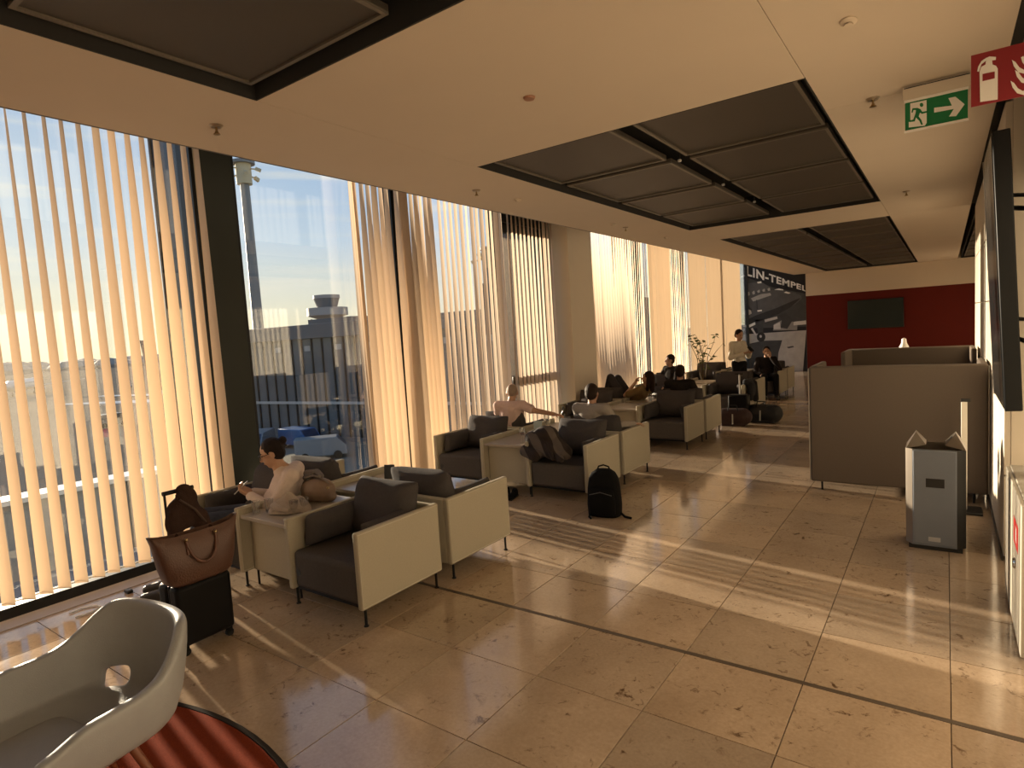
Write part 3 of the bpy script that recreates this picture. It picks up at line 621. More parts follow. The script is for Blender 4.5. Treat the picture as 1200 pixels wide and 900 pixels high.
# ------------------------------------------------------------------ foreground: rug and shell chair
t = empty('round_rug', (-2.79, -.48, 0), 0, 'round red-brown rug with grey border under the shell chair', 'rug')
m_rug = M('rug_pile', (.19, .035, .014), 1., .3, 120, .5, 350, spec=.03)
MB().lathe([(1.90, .0), (1.90, .011), (0, .011)], 96).build('pile', m_rug, t); MB().lathe([(1.905, .0), (1.93, .0), (1.93, .010), (1.905, .012), (1.905, .0)], 96).build('border', M('rug_border', (.04, .034, .03), 1., .2, 80, spec=.02), t)
m_shell = M('pale_grey_leather', (.34, .35, .36), .42, .06, 30, .12, 260, spec=.4)
t = empty('shell_chair', (-2.60, .80, .012), R(6), 'pale grey upholstered shell chair on the round red rug', 'chair')
def shell_chair(t):
    NU, NV = 40, 14; vs = []; fs = []
    def rimz(u):                                        # u in -1..1 from one arm front over the back to the other
        a = abs(u); s_ = lambda x: x * x * (3 - 2 * x)
        return .655 + .155 * (1 - s_(min(1, max(0, (a - .22) / .33)))) - .05 * s_(min(1, max(0, (a - .75) / .25)))
    def path(u):
        a = abs(u); sg = 1 if u >= 0 else -1
        if a < .55:
            q = a / .55 * PI / 2; return (sg * .335 * math.sin(q) ** .8, -.02 + .30 * max(0, math.cos(q)) ** .8)
        k = (a - .55) / .45; return (sg * (.335 + .01 * math.sin(k * PI)), -.02 - .30 * k)
    hole = set()
    for i in range(NU + 1):
        u = -1 + 2 * i / NU; x, y = path(u); z = rimz(u)
        for j in range(NV + 1):
            v = j / NV
            # from the rim down the wall and out over the seat
            if v < .62:
                k = v / .62; f = 1 - .14 * k ** 1.6; zz = z + (.47 - z) * k
            else:
                k = (v - .62) / .38; f = (1 - .14) * (1 - k) + .02 * k; zz = .47 - .055 * math.sin(k * PI / 2)
            cx_, cy_ = 0, -.10
            yy = cy_ + (y - cy_) * f
            if abs(u) > .9: zz = zz
            vs.append((x * f, yy, zz))
    for i in range(NU):
        for j in range(NV):
            uc = abs(-1 + 2 * (i + .5) / NU)
            if .13 < uc < .31 and j in (7, 8): continue
            a = i * (NV + 1) + j; fs.append((a, a + 1, a + NV + 2, a + NV + 1))
    me = MB().add(vs, fs).mesh('shell'); me.materials.append(m_shell)
    bm = bmesh.new(); bm.from_mesh(me); bmesh.ops.remove_doubles(bm, verts=bm.verts, dist=.004); bmesh.ops.recalc_face_normals(bm, faces=bm.faces); bm.to_mesh(me); bm.free()
    me.polygons.foreach_set('use_smooth', [True] * len(me.polygons))
    o = link(bpy.data.objects.new('shell', me), t)
    s_ = o.modifiers.new('solid', 'SOLIDIFY'); s_.thickness = .045; s_.offset = 0
    b = o.modifiers.new('sub', 'SUBSURF'); b.levels = 2; b.render_levels = 2
    # front edge of the seat
    mb = MB(); mb.pillow(TR((0, -.19, .435)), .56, .40, .07, p=6); mb.build('seat_pad', m_shell, t, smooth=80, sub=1)
    for sx_ in (-1, 1):
        for sy_ in (-1, 1):
            MB().tube([(sx_ * .10, -.05 + sy_ * .09, .42), (sx_ * .24, -.05 + sy_ * .22, .0)], [.018, .011], 10).build('leg', M('red_brown_wood', (.20, .07, .035), .4), t, smooth=40)
shell_chair(t)

# ------------------------------------------------------------------ luggage by the first group
m_case = M('black_case', (.008, .0075, .0075), .5, .15, 20, .1, 200, spec=.12)
t = empty('suitcase', (-3.855, 1.80, 0), R(2), 'black cabin suitcase with raised handle beside the nearest table', 'suitcase')
bx('shell_front', m_case, t, .008, .115, -.175, .175, .055, .435, .03, 4); bx('shell_rear', m_case, t, -.115, -.002, -.175, .175, .055, .435, .03, 4)
bx('zip', m_leg, t, -.004, .010, -.168, .168, .06, .43, .004)
for sx_ in (-1, 1):
    for sy_ in (-1, 1):
        wmb = MB().tube([(sx_ * .085 - .012, sy_ * .14, .024), (sx_ * .085 + .012, sy_ * .14, .024)], .024, 14); wo = wmb.build('wheel', m_leg, t, smooth=40); MB().box(sx_ * .085 - .016, sx_ * .085 + .016, sy_ * .14 - .014, sy_ * .14 + .014, .03, .06).build('wheel_fork', m_case, wo)
for s in (-1, 1): MB().tube([(-.09, s * .085, .46), (-.09, s * .085, .97)], .008, 8).build('handle_rod', m_leg, t)
MB().tube([(-.09, -.095, .975), (-.09, .095, .975)], .014, 10).build('handle_grip', m_leg, t, smooth=40)
m_brown = M('brown_leather', (.10, .048, .031), .45, .15, 14, .2, 120)
t = empty('tote_bag', (-3.80, 1.80, .438), 0, 'brown leather tote bag resting on top of the black suitcase', 'bag')
mb = MB(); rings = []; NB = 24
for k, (hw, hd, z) in enumerate(((.17, .07, .0), (.20, .085, .02), (.225, .09, .10), (.25, .08, .2), (.275, .045, .255), (.268, .038, .255), (.22, .05, .12))):
    for i in range(NB):
        q = 2 * PI * i / NB; c_, s_ = math.cos(q), math.sin(q); sq = lambda v, p: math.copysign(abs(v) ** p, v)
        zz = z + (.03 * abs(sq(s_, .6)) ** 3 if 3 < k + 1 < 7 else 0) - (.015 * (1 - abs(s_)) if k == 4 else 0)
        mb.v.append((hd * sq(c_, .6), hw * sq(s_, .45), zz))
for k in range(6):
    for i in range(NB): mb.f.append((k * NB + i, k * NB + (i + 1) % NB, (k + 1) * NB + (i + 1) % NB, (k + 1) * NB + i)); mb.m.append(0)
mb.f.append(tuple(range(NB - 1, -1, -1))); mb.m.append(0); mb.f.append(tuple(6 * NB + i for i in range(NB))); mb.m.append(0)
mb.build('body', m_brown, t, smooth=60)
for s in (-1, 1):
    pts = [(s * .062, -.09, .20)] + [(s * (.06 + .028 * math.sin(PI * k / 10)), -.09 * math.cos(PI * k / 10), .25 + .10 * math.sin(PI * k / 10)) for k in range(11)] + [(s * .062, .09, .20)]
    if s == 1: pts = [(.088, -.09, .16), (.075, -.09, .23)] + [(.075 + .04 * math.sin(PI * k / 10), -.09 * math.cos(PI * k / 10), .235 - .13 * math.sin(PI * k / 10)) for k in range(11)] + [(.075, .09, .23), (.088, .09, .16)]
    MB().tube(pts, .009, 8).build('strap', M('strap_leather', (.11, .045, .025), .4), t, smooth=60)
for y in (-.09, .09): MB().ell((.078, y, .235), .011).build('stud', M('brass', (.5, .4, .2), .3, metal=1), t, smooth=60)
t.scale = (1.05, 1.0, 1.18)
t = empty('brown_hoodie', (-3.915, 1.80, .735), 0, 'dark brown garment hung over the suitcase handle', 'garment')
mb = MB()
for a in ((0, 0, .10, .06, .11, .11), (0, .03, .18, .045, .07, .08), (.01, -.06, .05, .05, .06, .09), (.02, .10, .02, .05, .05, .09), (-.01, .02, .245, .035, .05, .035)): mb.ell(a[:3], a[3:])
mb.cap((.03, -.03, .22), (.05, .13, -.02), .022, .03); mb.cap((.04, -.08, .12), (.05, -.09, -.03), .03, .03)
remeshed(mb, 'garment_body', M('dark_brown_cloth', (.045, .026, .02), .95, .2, 40, .5, 120, spec=.08), t, .012, 3)
MB().tube([(.06, -.04, .20), (.075, .04, .12), (.07, .10, .02)], .008, 6).build('drawstring', M('drawstring', (.06, .035, .025), .8), t)

# ------------------------------------------------------------------ things on the tables and seats
ZT = .5755
def tumbler(label, x, y, h=.10, r=.034, fill=None):
    t = empty('drinking_glass', (x, y, ZT), 0, label, 'glass', 'drinking glasses')
    MB().lathe([(0, .0), (r * .8, .0), (r, h), (r - .003, h), (r * .75, .008), (0, .008)], 18).build('bowl', M_glass('clear_glass', (.93, .93, .92), .16), t, smooth=50)
    if fill: MB().lathe([(0, .012), (r * .74, .012), (r * .80, h * .35), (0, h * .35)], 16).build('drink', M('drink_' + fill, {'amber': (.45, .22, .04), 'water': (.5, .48, .42)}[fill], .1), t)
    return t
tumbler('drinking glass at the near corner of the first table', -4.31, 2.52); tumbler('drinking glass left of the crumpled coat on the first table', -4.26, 2.60)
tumbler('drinking glass right of the crumpled coat on the first table', -3.98, 2.72, .11); tumbler('drinking glass tucked against the coat sleeve', -4.03, 2.66)
m_coat = M('beige_coat_cloth', (.36, .30, .25), .95, .15, 25, .5, 90)
t = empty('crumpled_coat', (-4.12, 2.70, ZT + .003), 0, 'crumpled beige coat lying on the first table between glasses', 'coat')
rr = random.Random(3); NG = 56; vs = []; fs_ = []
folds = [(rr.uniform(0, PI), rr.uniform(22, 46), rr.uniform(0, 6.28), rr.uniform(.4, 1.)) for _ in range(6)]
for i in range(NG + 1):
    for j in range(NG + 1):
        u_, v_ = -1 + 2 * i / NG, -1 + 2 * j / NG; r_ = math.hypot(u_, v_); a = math.atan2(v_, u_)
        k = max(abs(u_), abs(v_)); u2, v2 = (u_ * k / r_, v_ * k / r_) if r_ > 1e-6 else (0, 0)
        q = math.hypot(u2, v2); R_ = .155 * (1 + .14 * math.sin(3 * a + 1) + .09 * math.sin(5 * a))
        x, y = u2 * R_, v2 * R_ * .9
        h = .115 * max(0, 1 - q * q) ** .55
        w_ = sum(am * (1 - abs(math.sin((x * math.cos(t_) + y * math.sin(t_)) * fr * .8 + p_ + 1.5 * math.sin(14 * y + p_)))) for t_, fr, p_, am in folds) / 6
        vs.append((x + .012 * math.sin(30 * y), y + .012 * math.sin(26 * x), max(.002, h * (.62 + .75 * w_)) + .035 * w_ * (1 - q) + .002))
for i in range(NG):
    for j in range(NG): b_ = i * (NG + 1) + j; fs_.append((b_, b_ + NG + 1, b_ + NG + 2, b_ + 1))
ring = [i * (NG + 1) for i in range(NG)] + [NG * (NG + 1) + j for j in range(NG)] + [i * (NG + 1) + NG for i in range(NG, 0, -1)] + [j for j in range(NG, 0, -1)]
MB().add(vs, fs_ + [tuple(ring)]).build('coat_body', m_coat, t, smooth=70)
MB().tube([(-.12, -.09, .03), (-.05, -.12, .06), (.03, -.125, .045), (.10, -.09, .03)], [.02, .026, .024, .018], 10).build('sleeve', m_coat, t, smooth=80)
m_hb = M('taupe_leather', (.20, .135, .095), .5, .12, 12, .15, 90)
t = empty('handbag', (-4.13, 2.96, ZT), R(20), 'rounded taupe handbag on the first table beside the woman', 'bag')
mb = MB(); mb.ell((0, 0, .10), (.16, .085, .10)); mb.cap((-.11, 0, .05), (.11, 0, .05), .05, .05); mb.ell((0, 0, .155), (.12, .05, .04))
remeshed(mb, 'body', m_hb, t, .009, 4)
MB().tube([(-.12, -.02, .15), (-.07, -.04, .205), (0, -.045, .225), (.07, -.04, .205), (.12, -.02, .15)], .008, 8).build('strap', M('grey_strap', (.16, .13, .11), .6), t, smooth=60)
MB().ell((.13, -.06, .13), .012).build('buckle', MATS['brass'], t)
t = empty('scarf', (-4.13, 2.98, ZT + .19), 0, 'grey scarf folded over the taupe handbag', 'scarf')
mb = MB(); mb.cap((-.13, -.02, .03), (-.02, 0, .045), .03, .028); mb.cap((-.02, 0, .045), (.08, -.03, .03), .028, .018); mb.cap((-.12, -.05, .0), (-.03, -.06, .03), .02, .018)
remeshed(mb, 'scarf_body', M('grey_scarf', (.16, .14, .125), .95, .2, 60, .4, 150), t, .007, 2)
def menu(label, x, y, rz, col, h=.16):
    t = empty('menu_holder', (x, y, ZT), rz, label, 'menu card', 'table cards'); m_ = M('card_%s' % col, {'dark': (.05, .055, .06), 'blue': (.35, .42, .45), 'grey': (.14, .14, .15)}[col], .3)
    MB().box(-.05, .05, -.002, .002, .0, h, TR((0, 0, .008), R(-8))).build('card', m_, t); bx('foot', M_glass('clear_glass'), t, -.055, .055, -.03, .035, 0, .008)
menu('dark upright menu card on the second table', -4.12, 3.72, R(25), 'dark', .13)
menu('pale blue upright card on the table beside the striped coat', -3.97, 5.98, R(30), 'blue', .19)
menu('grey upright card on the table next to the grey-shirted man', -3.95, 6.62, R(20), 'grey', .15)
def wineglass(label, x, y, wine=True):
    t = empty('wine_glass', (x, y, ZT), 0, label, 'glass', 'wine glasses')
    MB().lathe([(0, 0), (.033, 0), (.033, .003), (.004, .006), (.004, .085), (.02, .095), (.038, .125), (.034, .18), (.032, .18), (.036, .126), (.018, .097), (0, .094)], 18).build('bowl', M_glass('clear_glass'), t, smooth=50)
    if wine: MB().lathe([(0, .096), (.018, .098), (.035, .125), (0, .127)], 16).build('wine', M('red_wine', (.10, .008, .012), .1), t)
wineglass('glass of red wine on the side table in the second group', -3.95, 5.62); wineglass('empty wine glass beside the bottle in the second group', -4.28, 6.66, False)
tumbler('amber drink on the table behind the pink-shirted man', -4.20, 6.58, .13, .035, 'amber')
t = empty('bottle', (-4.10, 6.80, ZT), 0, 'dark bottle on the table beside the grey-shirted man', 'bottle')
MB().lathe([(0, 0), (.034, 0), (.036, .01), (.036, .14), (.03, .17), (.013, .20), (.012, .25), (0, .25)], 18).build('body', M('dark_bottle', (.012, .012, .010), .12), t, smooth=50); MB().lathe([(.013, .25), (.014, .262), (0, .264)], 12).build('cap', M('brass'if 0 else 'bottle_cap', (.05, .04, .03), .4), t)
t = empty('snack_bowl', (-4.1, 10.0, ZT), 0, 'pale bowl with napkins on the table beside the black-shirted man', 'bowl')
MB().lathe([(0, 0), (.05, 0), (.12, .05), (.117, .052), (.05, .008), (0, .008)], 20).build('dish', m_white, t, smooth=50)
for k in range(4): MB().ell((.05 * math.cos(k * 1.6), .05 * math.sin(k * 1.6), .045), (.035, .03, .028)).build('napkin', m_white, t, smooth=60)
tumbler('drinking glass next to the snack bowl', -4.25, 9.72, .12); tumbler('tall drinking glass in front of the black-shirted man', -4.0, 9.45, .13)
# striped coat on the armchair
m_sc = bpy.data.materials.new('striped_coat'); m_sc.use_nodes = True; MATS['striped_coat'] = m_sc
tt = m_sc.node_tree; bb = tt.nodes['Principled BSDF']; bb.inputs['Roughness'].default_value = .95
c_ = tt.nodes.new('ShaderNodeTexCoord'); wv = tt.nodes.new('ShaderNodeTexWave'); wv.inputs['Scale'].default_value = 2.0; wv.inputs['Distortion'].default_value = 5.0; wv.inputs['Detail'].default_value = 1.5; wv.bands_direction = 'DIAGONAL'
rp2 = tt.nodes.new('ShaderNodeValToRGB'); rp2.color_ramp.elements[0].position = .62; rp2.color_ramp.elements[1].position = .70
rp2.color_ramp.elements[0].color = (.020, .013, .011, 1); rp2.color_ramp.elements[1].color = (.10, .08, .068, 1)
tt.links.new(c_.outputs['Object'], wv.inputs['Vector']); tt.links.new(wv.outputs['Fac'], rp2.inputs[0]); tt.links.new(rp2.outputs[0], bb.inputs['Base Color'])
t = empty('striped_coat', (-3.52, 5.66, .42), 0, 'dark coat with grey stripes thrown over the aisle armchair', 'coat')
mb = MB()
mb.cap((-.26, -.12, .24), (-.24, .08, .24), .07, .06); mb.cap((-.24, -.10, .22), (.05, -.18, .10), .10, .08); mb.cap((-.05, -.05, .22), (.18, -.12, .10), .10, .08); mb.ell((-.08, -.08, .28), (.15, .12, .10)); mb.cap((-.30, -.18, .10), (-.12, -.25, .06), .07, .06); mb.cap((.10, -.18, .08), (.20, -.26, .05), .05, .04)
remeshed(mb, 'coat_body', m_sc, t, .012, 2)
MB().tube([(-.02, -.20, .20), (.06, -.24, .12), (.12, -.28, .05)], [.02, .025, .018], 8).build('sleeve_cuff', m_sc, t, smooth=80)
# backpack in the aisle
t = empty('backpack', (-2.72, 5.20, 0), R(12), 'black backpack standing on the floor beside the striped coat chair', 'backpack')
m_bp = M('black_nylon', (.006, .006, .0065), .8, .2, 40, .3, 150, spec=.08)
def loft(rings, n=28, p=.55):
    mb = MB(); sq = lambda v, q: math.copysign(abs(v) ** q, v)
    for (hw, hd, cy_, z) in rings:
        for k in range(n): a = 2 * PI * k / n; mb.v.append((hw * sq(math.cos(a), p), cy_ + hd * sq(math.sin(a), p), z))
    m_ = len(rings)
    for i_ in range(m_ - 1):
        for k in range(n): mb.f.append((i_ * n + k, i_ * n + (k + 1) % n, (i_ + 1) * n + (k + 1) % n, (i_ + 1) * n + k)); mb.m.append(0)
    mb.f += [tuple(range(n - 1, -1, -1)), tuple((m_ - 1) * n + k for k in range(n))]; mb.m += [0, 0]; return mb
loft([(.13, .07, 0, 0), (.16, .095, 0, .015), (.165, .10, 0, .12), (.155, .095, 0, .28), (.14, .085, .0, .38), (.115, .07, .0, .43), (.07, .045, .01, .46), (.03, .02, .01, .468)]).build('body', m_bp, t, smooth=60)
loft([(.11, .03, -.085, .03), (.13, .045, -.09, .05), (.13, .05, -.092, .18), (.115, .035, -.085, .27), (.08, .015, -.075, .30)]).build('front_pocket', m_bp, t, smooth=60)
MB().tube([(-.06, .02, .455), (-.05, .02, .485), (.0, .02, .50), (.05, .02, .485), (.06, .02, .455)], .008, 8).build('top_handle', m_bp, t, smooth=60)
MB().tube([(.13, .0, .06), (.20, -.03, .012), (.27, -.06, .010)], .011, 6).build('strap', m_bp, t); MB().tube([(-.12, -.05, .06), (-.13, -.12, .014), (-.10, -.15, .010)], .010, 6).build('strap', m_bp, t)
MB().tube([(-.11, -.142, .24), (0, -.150, .27), (.11, -.142, .24)], .004, 6).build('zip', M('zip_grey', (.08, .08, .08), .4), t)
# bags on the floor beyond the third group
def duffel(label, x, y, s_, c, rz=0):
    t = empty('duffel_bag', (x, y, 0), rz, label, 'bag', 'bags on the floor beyond the third group')
    mb = MB(); mb.cap((-.18 * s_, 0, .17 * s_), (.18 * s_, 0, .17 * s_), .165 * s_, .165 * s_); mb.box(-.22 * s_, .22 * s_, -.13 * s_, .13 * s_, 0, .1 * s_)
    remeshed(mb, 'body', M('bag_' + c, {'maroon': (.035, .014, .012), 'black': (.012, .012, .013)}[c], .7, .2, 20, .3, 90), t, .016, 3)
    MB().tube([(-.10 * s_, -.10 * s_, .27 * s_), (-.07 * s_, -.12 * s_, .40 * s_), (.07 * s_, -.12 * s_, .40 * s_), (.10 * s_, -.10 * s_, .27 * s_)], .011, 6).build('handle', m_leg, t)
    MB().tube([(.0, -.17 * s_, .24 * s_), (.0, -.185 * s_, .05 * s_)], .012, 6).build('pale_strap', M('pale_strap', (.35, .33, .28), .6), t)
duffel('maroon duffel bag on the floor beyond the third group', -3.02, 10.75, .9, 'maroon', R(8)); duffel('black duffel bag beside the maroon one on the floor', -2.62, 11.2, .95, 'black', R(-10))
t = empty('trolley_case', (-3.02, 11.12, 0), 0, 'dark trolley case with raised steel handle behind the duffel bags', 'suitcase')
bx('shell', m_case, t, -.17, .17, -.11, .11, .04, .50, .03, 3); MB().tube([(0, .06, .5), (0, .06, .86)], .014, 8).build('handle_rod', M('steel_rod', (.45, .42, .38), .3, metal=.8), t); MB().tube([(-.07, .06, .86), (.07, .06, .86)], .014, 8).build('grip', m_leg, t)
for s in (-1, 1): MB().tube([(s * .12, 0, .02), (s * .14, 0, .02)], .02, 10).build('wheel', m_leg, t)
t = empty('draped_jacket', (-3.02, 11.85, .42), 0, 'black jacket hanging over the armchair side behind the duffel bags', 'jacket')
mb = MB(); mb.cap((0, -.25, .25), (0, .22, .23), .06, .06); mb.cap((.06, -.2, .2), (.08, -.25, -.05), .06, .05); mb.cap((.06, .1, .2), (.08, .1, -.1), .06, .06); mb.ell((.06, -.05, .1), (.05, .2, .15))
remeshed(mb, 'jacket_body', M('black_cloth', (.012, .012, .014), .95, .2), t, .014, 3)
# shoes and small bag under the second table
for k, lb in enumerate(('left black shoe of the pair on the floor before the wine glass table', 'right black shoe of the pair on the floor before the wine glass table')):
    t = empty('shoe', (-4.06 + .11 * k, 5.36, 0), R(15), lb, 'shoe', 'pair of black shoes'); mb = MB(); mb.cap((0, .08, .035), (0, -.10, .03), .036, .034); mb.ell((0, .07, .06), (.035, .05, .035)); mb.box(-.03, .03, -.11, .10, 0, .02)
    remeshed(mb, 'upper', m_bp, t, .008, 2); bx('sole', m_leg, t, -.035, .035, -.125, .115, .0, .012, .004)
tag(MB().box(-.035, .035, -.02, .02, 0, .025).build('floor_socket', m_black, None, bevel=.004, loc=(-5.2, 1.92, .001)), 'small black floor socket lying by the nearest blind', 'socket')
tag(MB().tube([(.07 * math.cos(a * PI / 10), .11 * math.sin(a * PI / 10), .006) for a in range(-2, 13)], .005, 6).build('cable_loop', m_white, None, loc=(-5.12, 1.58, .0005)), 'white cable loop lying on the floor by the nearest blind', 'cable')
# ------------------------------------------------------------------ branch plant behind the waiter
t = empty('branch_plant', (-4.62, 14.05, 0), 0, 'leafy branches in a pot in front of the far blind', 'plant')
MB().lathe([(.0, 0), (.14, 0), (.18, .42), (.165, .42), (.15, .38), (0, .38)], 22).build('pot', M('dark_pot', (.05, .045, .04), .5), t, smooth=40)
rr = random.Random(5); m_leaf = M('leaf_green', (.10, .13, .03), .5, .3, 9)
leaf_me = MB().add([(0, 0, 0), (.018, .02, .002), (.015, .055, .004), (0, .08, 0), (-.015, .055, .004), (-.018, .02, .002), (0, .03, -.006)], [(0, 1, 6), (1, 2, 6), (2, 3, 6), (3, 4, 6), (4, 5, 6), (5, 0, 6)]).mesh('leaf'); leaf_me.materials.append(m_leaf)
for k in range(9):
    a = rr.uniform(0, 6.28); ln = rr.uniform(.25, .5); h = rr.uniform(.8, 1.25)
    pts = [Vector((.03 * math.cos(a), .03 * math.sin(a), .38)), Vector((ln * .3 * math.cos(a), ln * .3 * math.sin(a), .38 + h * .55)), Vector((ln * .75 * math.cos(a + .2), ln * .75 * math.sin(a + .2), .38 + h * .85)), Vector((ln * math.cos(a + .4), ln * math.sin(a + .4), .38 + h))]
    b = MB().tube(pts, [.009, .007, .005, .002], 6).build('branch', M('twig', (.10, .07, .03), .8), t)
    for q in range(9):
        f = rr.uniform(.25, 1) * 3; i = min(2, int(f)); p = pts[i].lerp(pts[i + 1], f - i)
        lf = link(bpy.data.objects.new('leaf', leaf_me), b); lf.location = p; lf.rotation_euler = (rr.uniform(-.8, .8), rr.uniform(-.8, .8), rr.uniform(0, 6.28)); lf.scale = (1.4,) * 3
# ------------------------------------------------------------------ people
V = Vector
def frame(f, upv=V((0, 0, 1))):
    f = V(f).normalized(); r_ = f.cross(upv).normalized(); u_ = r_.cross(f); return Matrix((r_, f, u_)).transposed()
def hand(mb, wr, fd, palm_n, side, s_=1.0, curl=.6):
    fd = V(fd).normalized(); pn = V(palm_n); pn = (pn - fd * pn.dot(fd)).normalized(); sd = fd.cross(pn) * side
    c = V(wr)
    for k in (-1, 0, 1): mb.cap(c + fd * .015 + sd * .014 * k, c + fd * .085 * s_ + sd * .022 * k, .016, .014, 8)
    for k, ln in ((-1.5, .062), (-.5, .075), (.5, .08), (1.5, .07)):
        b = c + fd * .085 * s_ + sd * .0195 * k; d1 = (fd * math.cos(curl * .6) + pn * math.sin(curl * .6)); d2 = (fd * math.cos(curl * 1.9) + pn * math.sin(curl * 1.9))
        m_ = b + d1 * ln * .5 * s_; mb.cap(b, m_, .0092, .0088, 8); mb.cap(m_, m_ + d2 * ln * .5 * s_, .0088, .0075, 8)
    b = c + fd * .03 + sd * .026; m_ = b + (fd * .6 + sd * .7 + pn * .3).normalized() * .04; mb.cap(b, m_, .013, .011, 8); mb.cap(m_, m_ + (fd * .9 + sd * .1 + pn * .4).normalized() * .032, .011, .009, 8)
def person(label, loc, rz, P, skin, shirt, trousers, hair, hstyle='short', vox=.011, sleeves=1., extras=None, shoes=(.02, .018, .016)):
    t = empty('person', loc, rz, label, 'person')
    pel, ch, nk, hd = V(P['pel']), V(P['chest']), V(P['neck']), V(P['head'])
    side = V(P.get('side', (1, 0, 0))).normalized(); hs = P.get('hs', .175); hip = P.get('hip', .085)
    ms = M('skin_%.2f_%.2f' % (skin[0], skin[1]), skin, .5, .08, 30); mh = M('hair_%.3f_%.3f' % hair[:2], hair, .6, .3, 90, .3, 200, spec=.12)
    spine = (ch - pel).normalized(); fwd = spine.cross(side).normalized()
    if fwd.dot(V(P.get('fwd', (0, -1, 0)))) < 0: fwd = -fwd
    rotT = Matrix((side, fwd, spine)).transposed()
    def limbs(mb, inf, part):
        if part in ('body', 'shirt'):
            mb.ell(pel + spine * .03, (.155 + inf, .115 + inf, .13 + inf), rotT); mb.ell(pel.lerp(ch, .5), (.145 + inf, .105 + inf, .17 + inf), rotT); mb.ell(ch, (.165 + inf, .112 + inf, .17 + inf), rotT)
            for s in ('l', 'r'):
                sg = 1 if s == 'l' else -1
                sh = ch + spine * .115 + side * sg * hs; mb.cap(ch + spine * .09, sh, .075 + inf, .058 + inf)
                el, wr = V(P['el_' + s]), V(P['wr_' + s]); a = 1. if part == 'body' else sleeves
                if part == 'body' or a >= 1: mb.cap(sh, el, .05 + inf, .041 + inf); mb.cap(el, wr if part == 'body' else el.lerp(wr, .93), .039 + inf, .027 + inf)
                else: mb.cap(sh, sh.lerp(el, .75), .052 + inf, .049 + inf)
            if part == 'body': mb.cap(ch + spine * .10, nk, .06, .05)
            else: mb.cap(ch + spine * .10, ch.lerp(nk, .72), .075, .058 + inf)
        if part in ('body', 'trousers'):
            for s in ('l', 'r'):
                sg = 1 if s == 'l' else -1; hp = pel + side * sg * hip; kn, an = V(P['kn_' + s]), V(P['an_' + s])
                mb.cap(hp, kn, .085 + inf, .058 + inf); mb.cap(kn, an, .056 + inf, .038 + inf)
            if part == 'trousers': mb.ell(pel, (.158 + inf, .122 + inf, .11 + inf), rotT)
    HF = frame(P.get('look', (0, -1, 0))); hc = hd
    def hp_(x, y, z): return hc + HF @ V((x, y, z))
    mb = MB(); limbs(mb, 0, 'body')
    mb.cap(nk - spine * .02, hp_(0, -.015, -.05), .052, .05)
    mb.ell(hp_(0, -.012, .025), (.074, .092, .088), HF); mb.ell(hp_(0, .022, -.045), (.056, .066, .062), HF); mb.ell(hp_(0, .052, -.088), (.026, .026, .022), HF)
    mb.cap(hp_(0, .078, .012), hp_(0, .100, -.022), .010, .014, 8); mb.ell(hp_(0, .078, -.055), (.026, .014, .011), HF)
    for s in (-1, 1): mb.ell(hp_(s * .074, -.012, -.012), (.011, .024, .032), HF, 8, 6)
    for s in ('l', 'r'):
        sg = 1 if s == 'l' else -1; wr = V(P['wr_' + s]); el = V(P['el_' + s])
        hand(mb, wr, P.get('fd_' + s, wr - el), P.get('pn_' + s, (0, 0, -1)), sg * P.get('ts', 1), 1., P.get('curl', .6))
        an = V(P['an_' + s]); td = V(P.get('toe', (0, -1, 0))).normalized(); mb.cap(an + V((0, 0, -.04)), an + td * .13 + V((0, 0, -.055)), .036, .03)
    remeshed(mb, 'body', ms, t, vox, 3)
    mb = MB(); limbs(mb, .013, 'shirt'); so_ = remeshed(mb, 'shirt', shirt, t, max(vox, .009), 3)
    mb = MB(); limbs(mb, .014, 'trousers'); remeshed(mb, 'trousers', trousers, t, max(vox, .010), 3)
    for s in ('l', 'r'):
        an = V(P['an_' + s]); td = V(P.get('toe', (0, -1, 0))).normalized(); mb = MB(); mb.cap(an + V((0, 0, -.035)), an + td * .15 + V((0, 0, -.052)), .047, .038); remeshed(mb, 'shoe', M('shoe_dark', shoes, .5), t, .012, 2)
    for s in (-1, 1): MB().ell(hp_(s * .030, .071, .010), (.011, .008, .006), HF, 8, 6).build('eye', M('eye_dark', (.03, .02, .015), .2), t)
    MB().ell(hp_(0, .089, -.056), (.020, .006, .005), HF, 8, 6).build('lips', M('lips', (.30, .12, .10), .5), t)
    for s in (-1, 1): MB().cap(hp_(s * .015, .079, .031), hp_(s * .045, .064, .033), .004, .003, 6).build('eyebrow', mh, t)
    if hstyle != 'bald':
        mb = MB(); mb.ell(hp_(0, -.026, .038), (.083, .092, .088), HF); mb.ell(hp_(0, -.045, -.01), (.078, .065, .075), HF)
        if hstyle == 'bun': mb.ell(hp_(0, -.128, .055), (.034, .032, .034), HF)
        if hstyle == 'long':
            for s in (-1, 1): mb.cap(hp_(s * .06, -.03, .0), hp_(s * .075, -.02, -.19), .036, .028)
            mb.cap(hp_(0, -.07, .0), hp_(0, -.08, -.20), .06, .04)
        remeshed(mb, 'hair', mh, t, min(vox, .009), 2)
    else:
        mb = MB(); mb.ell(hp_(0, -.020, .022), (.0755, .090, .088), HF); remeshed(mb, 'hair', M('cropped_hair', (.24, .17, .12), .7, .2, 60), t, .009, 2)
    if extras: extras(t, hp_, HF)
    return t
skinA, skinB = (.42, .24, .15), (.36, .20, .13)
cloth = lambda n, c: M('cloth_' + n, c, .95, .12, 30, .35, 60, spec=.08)
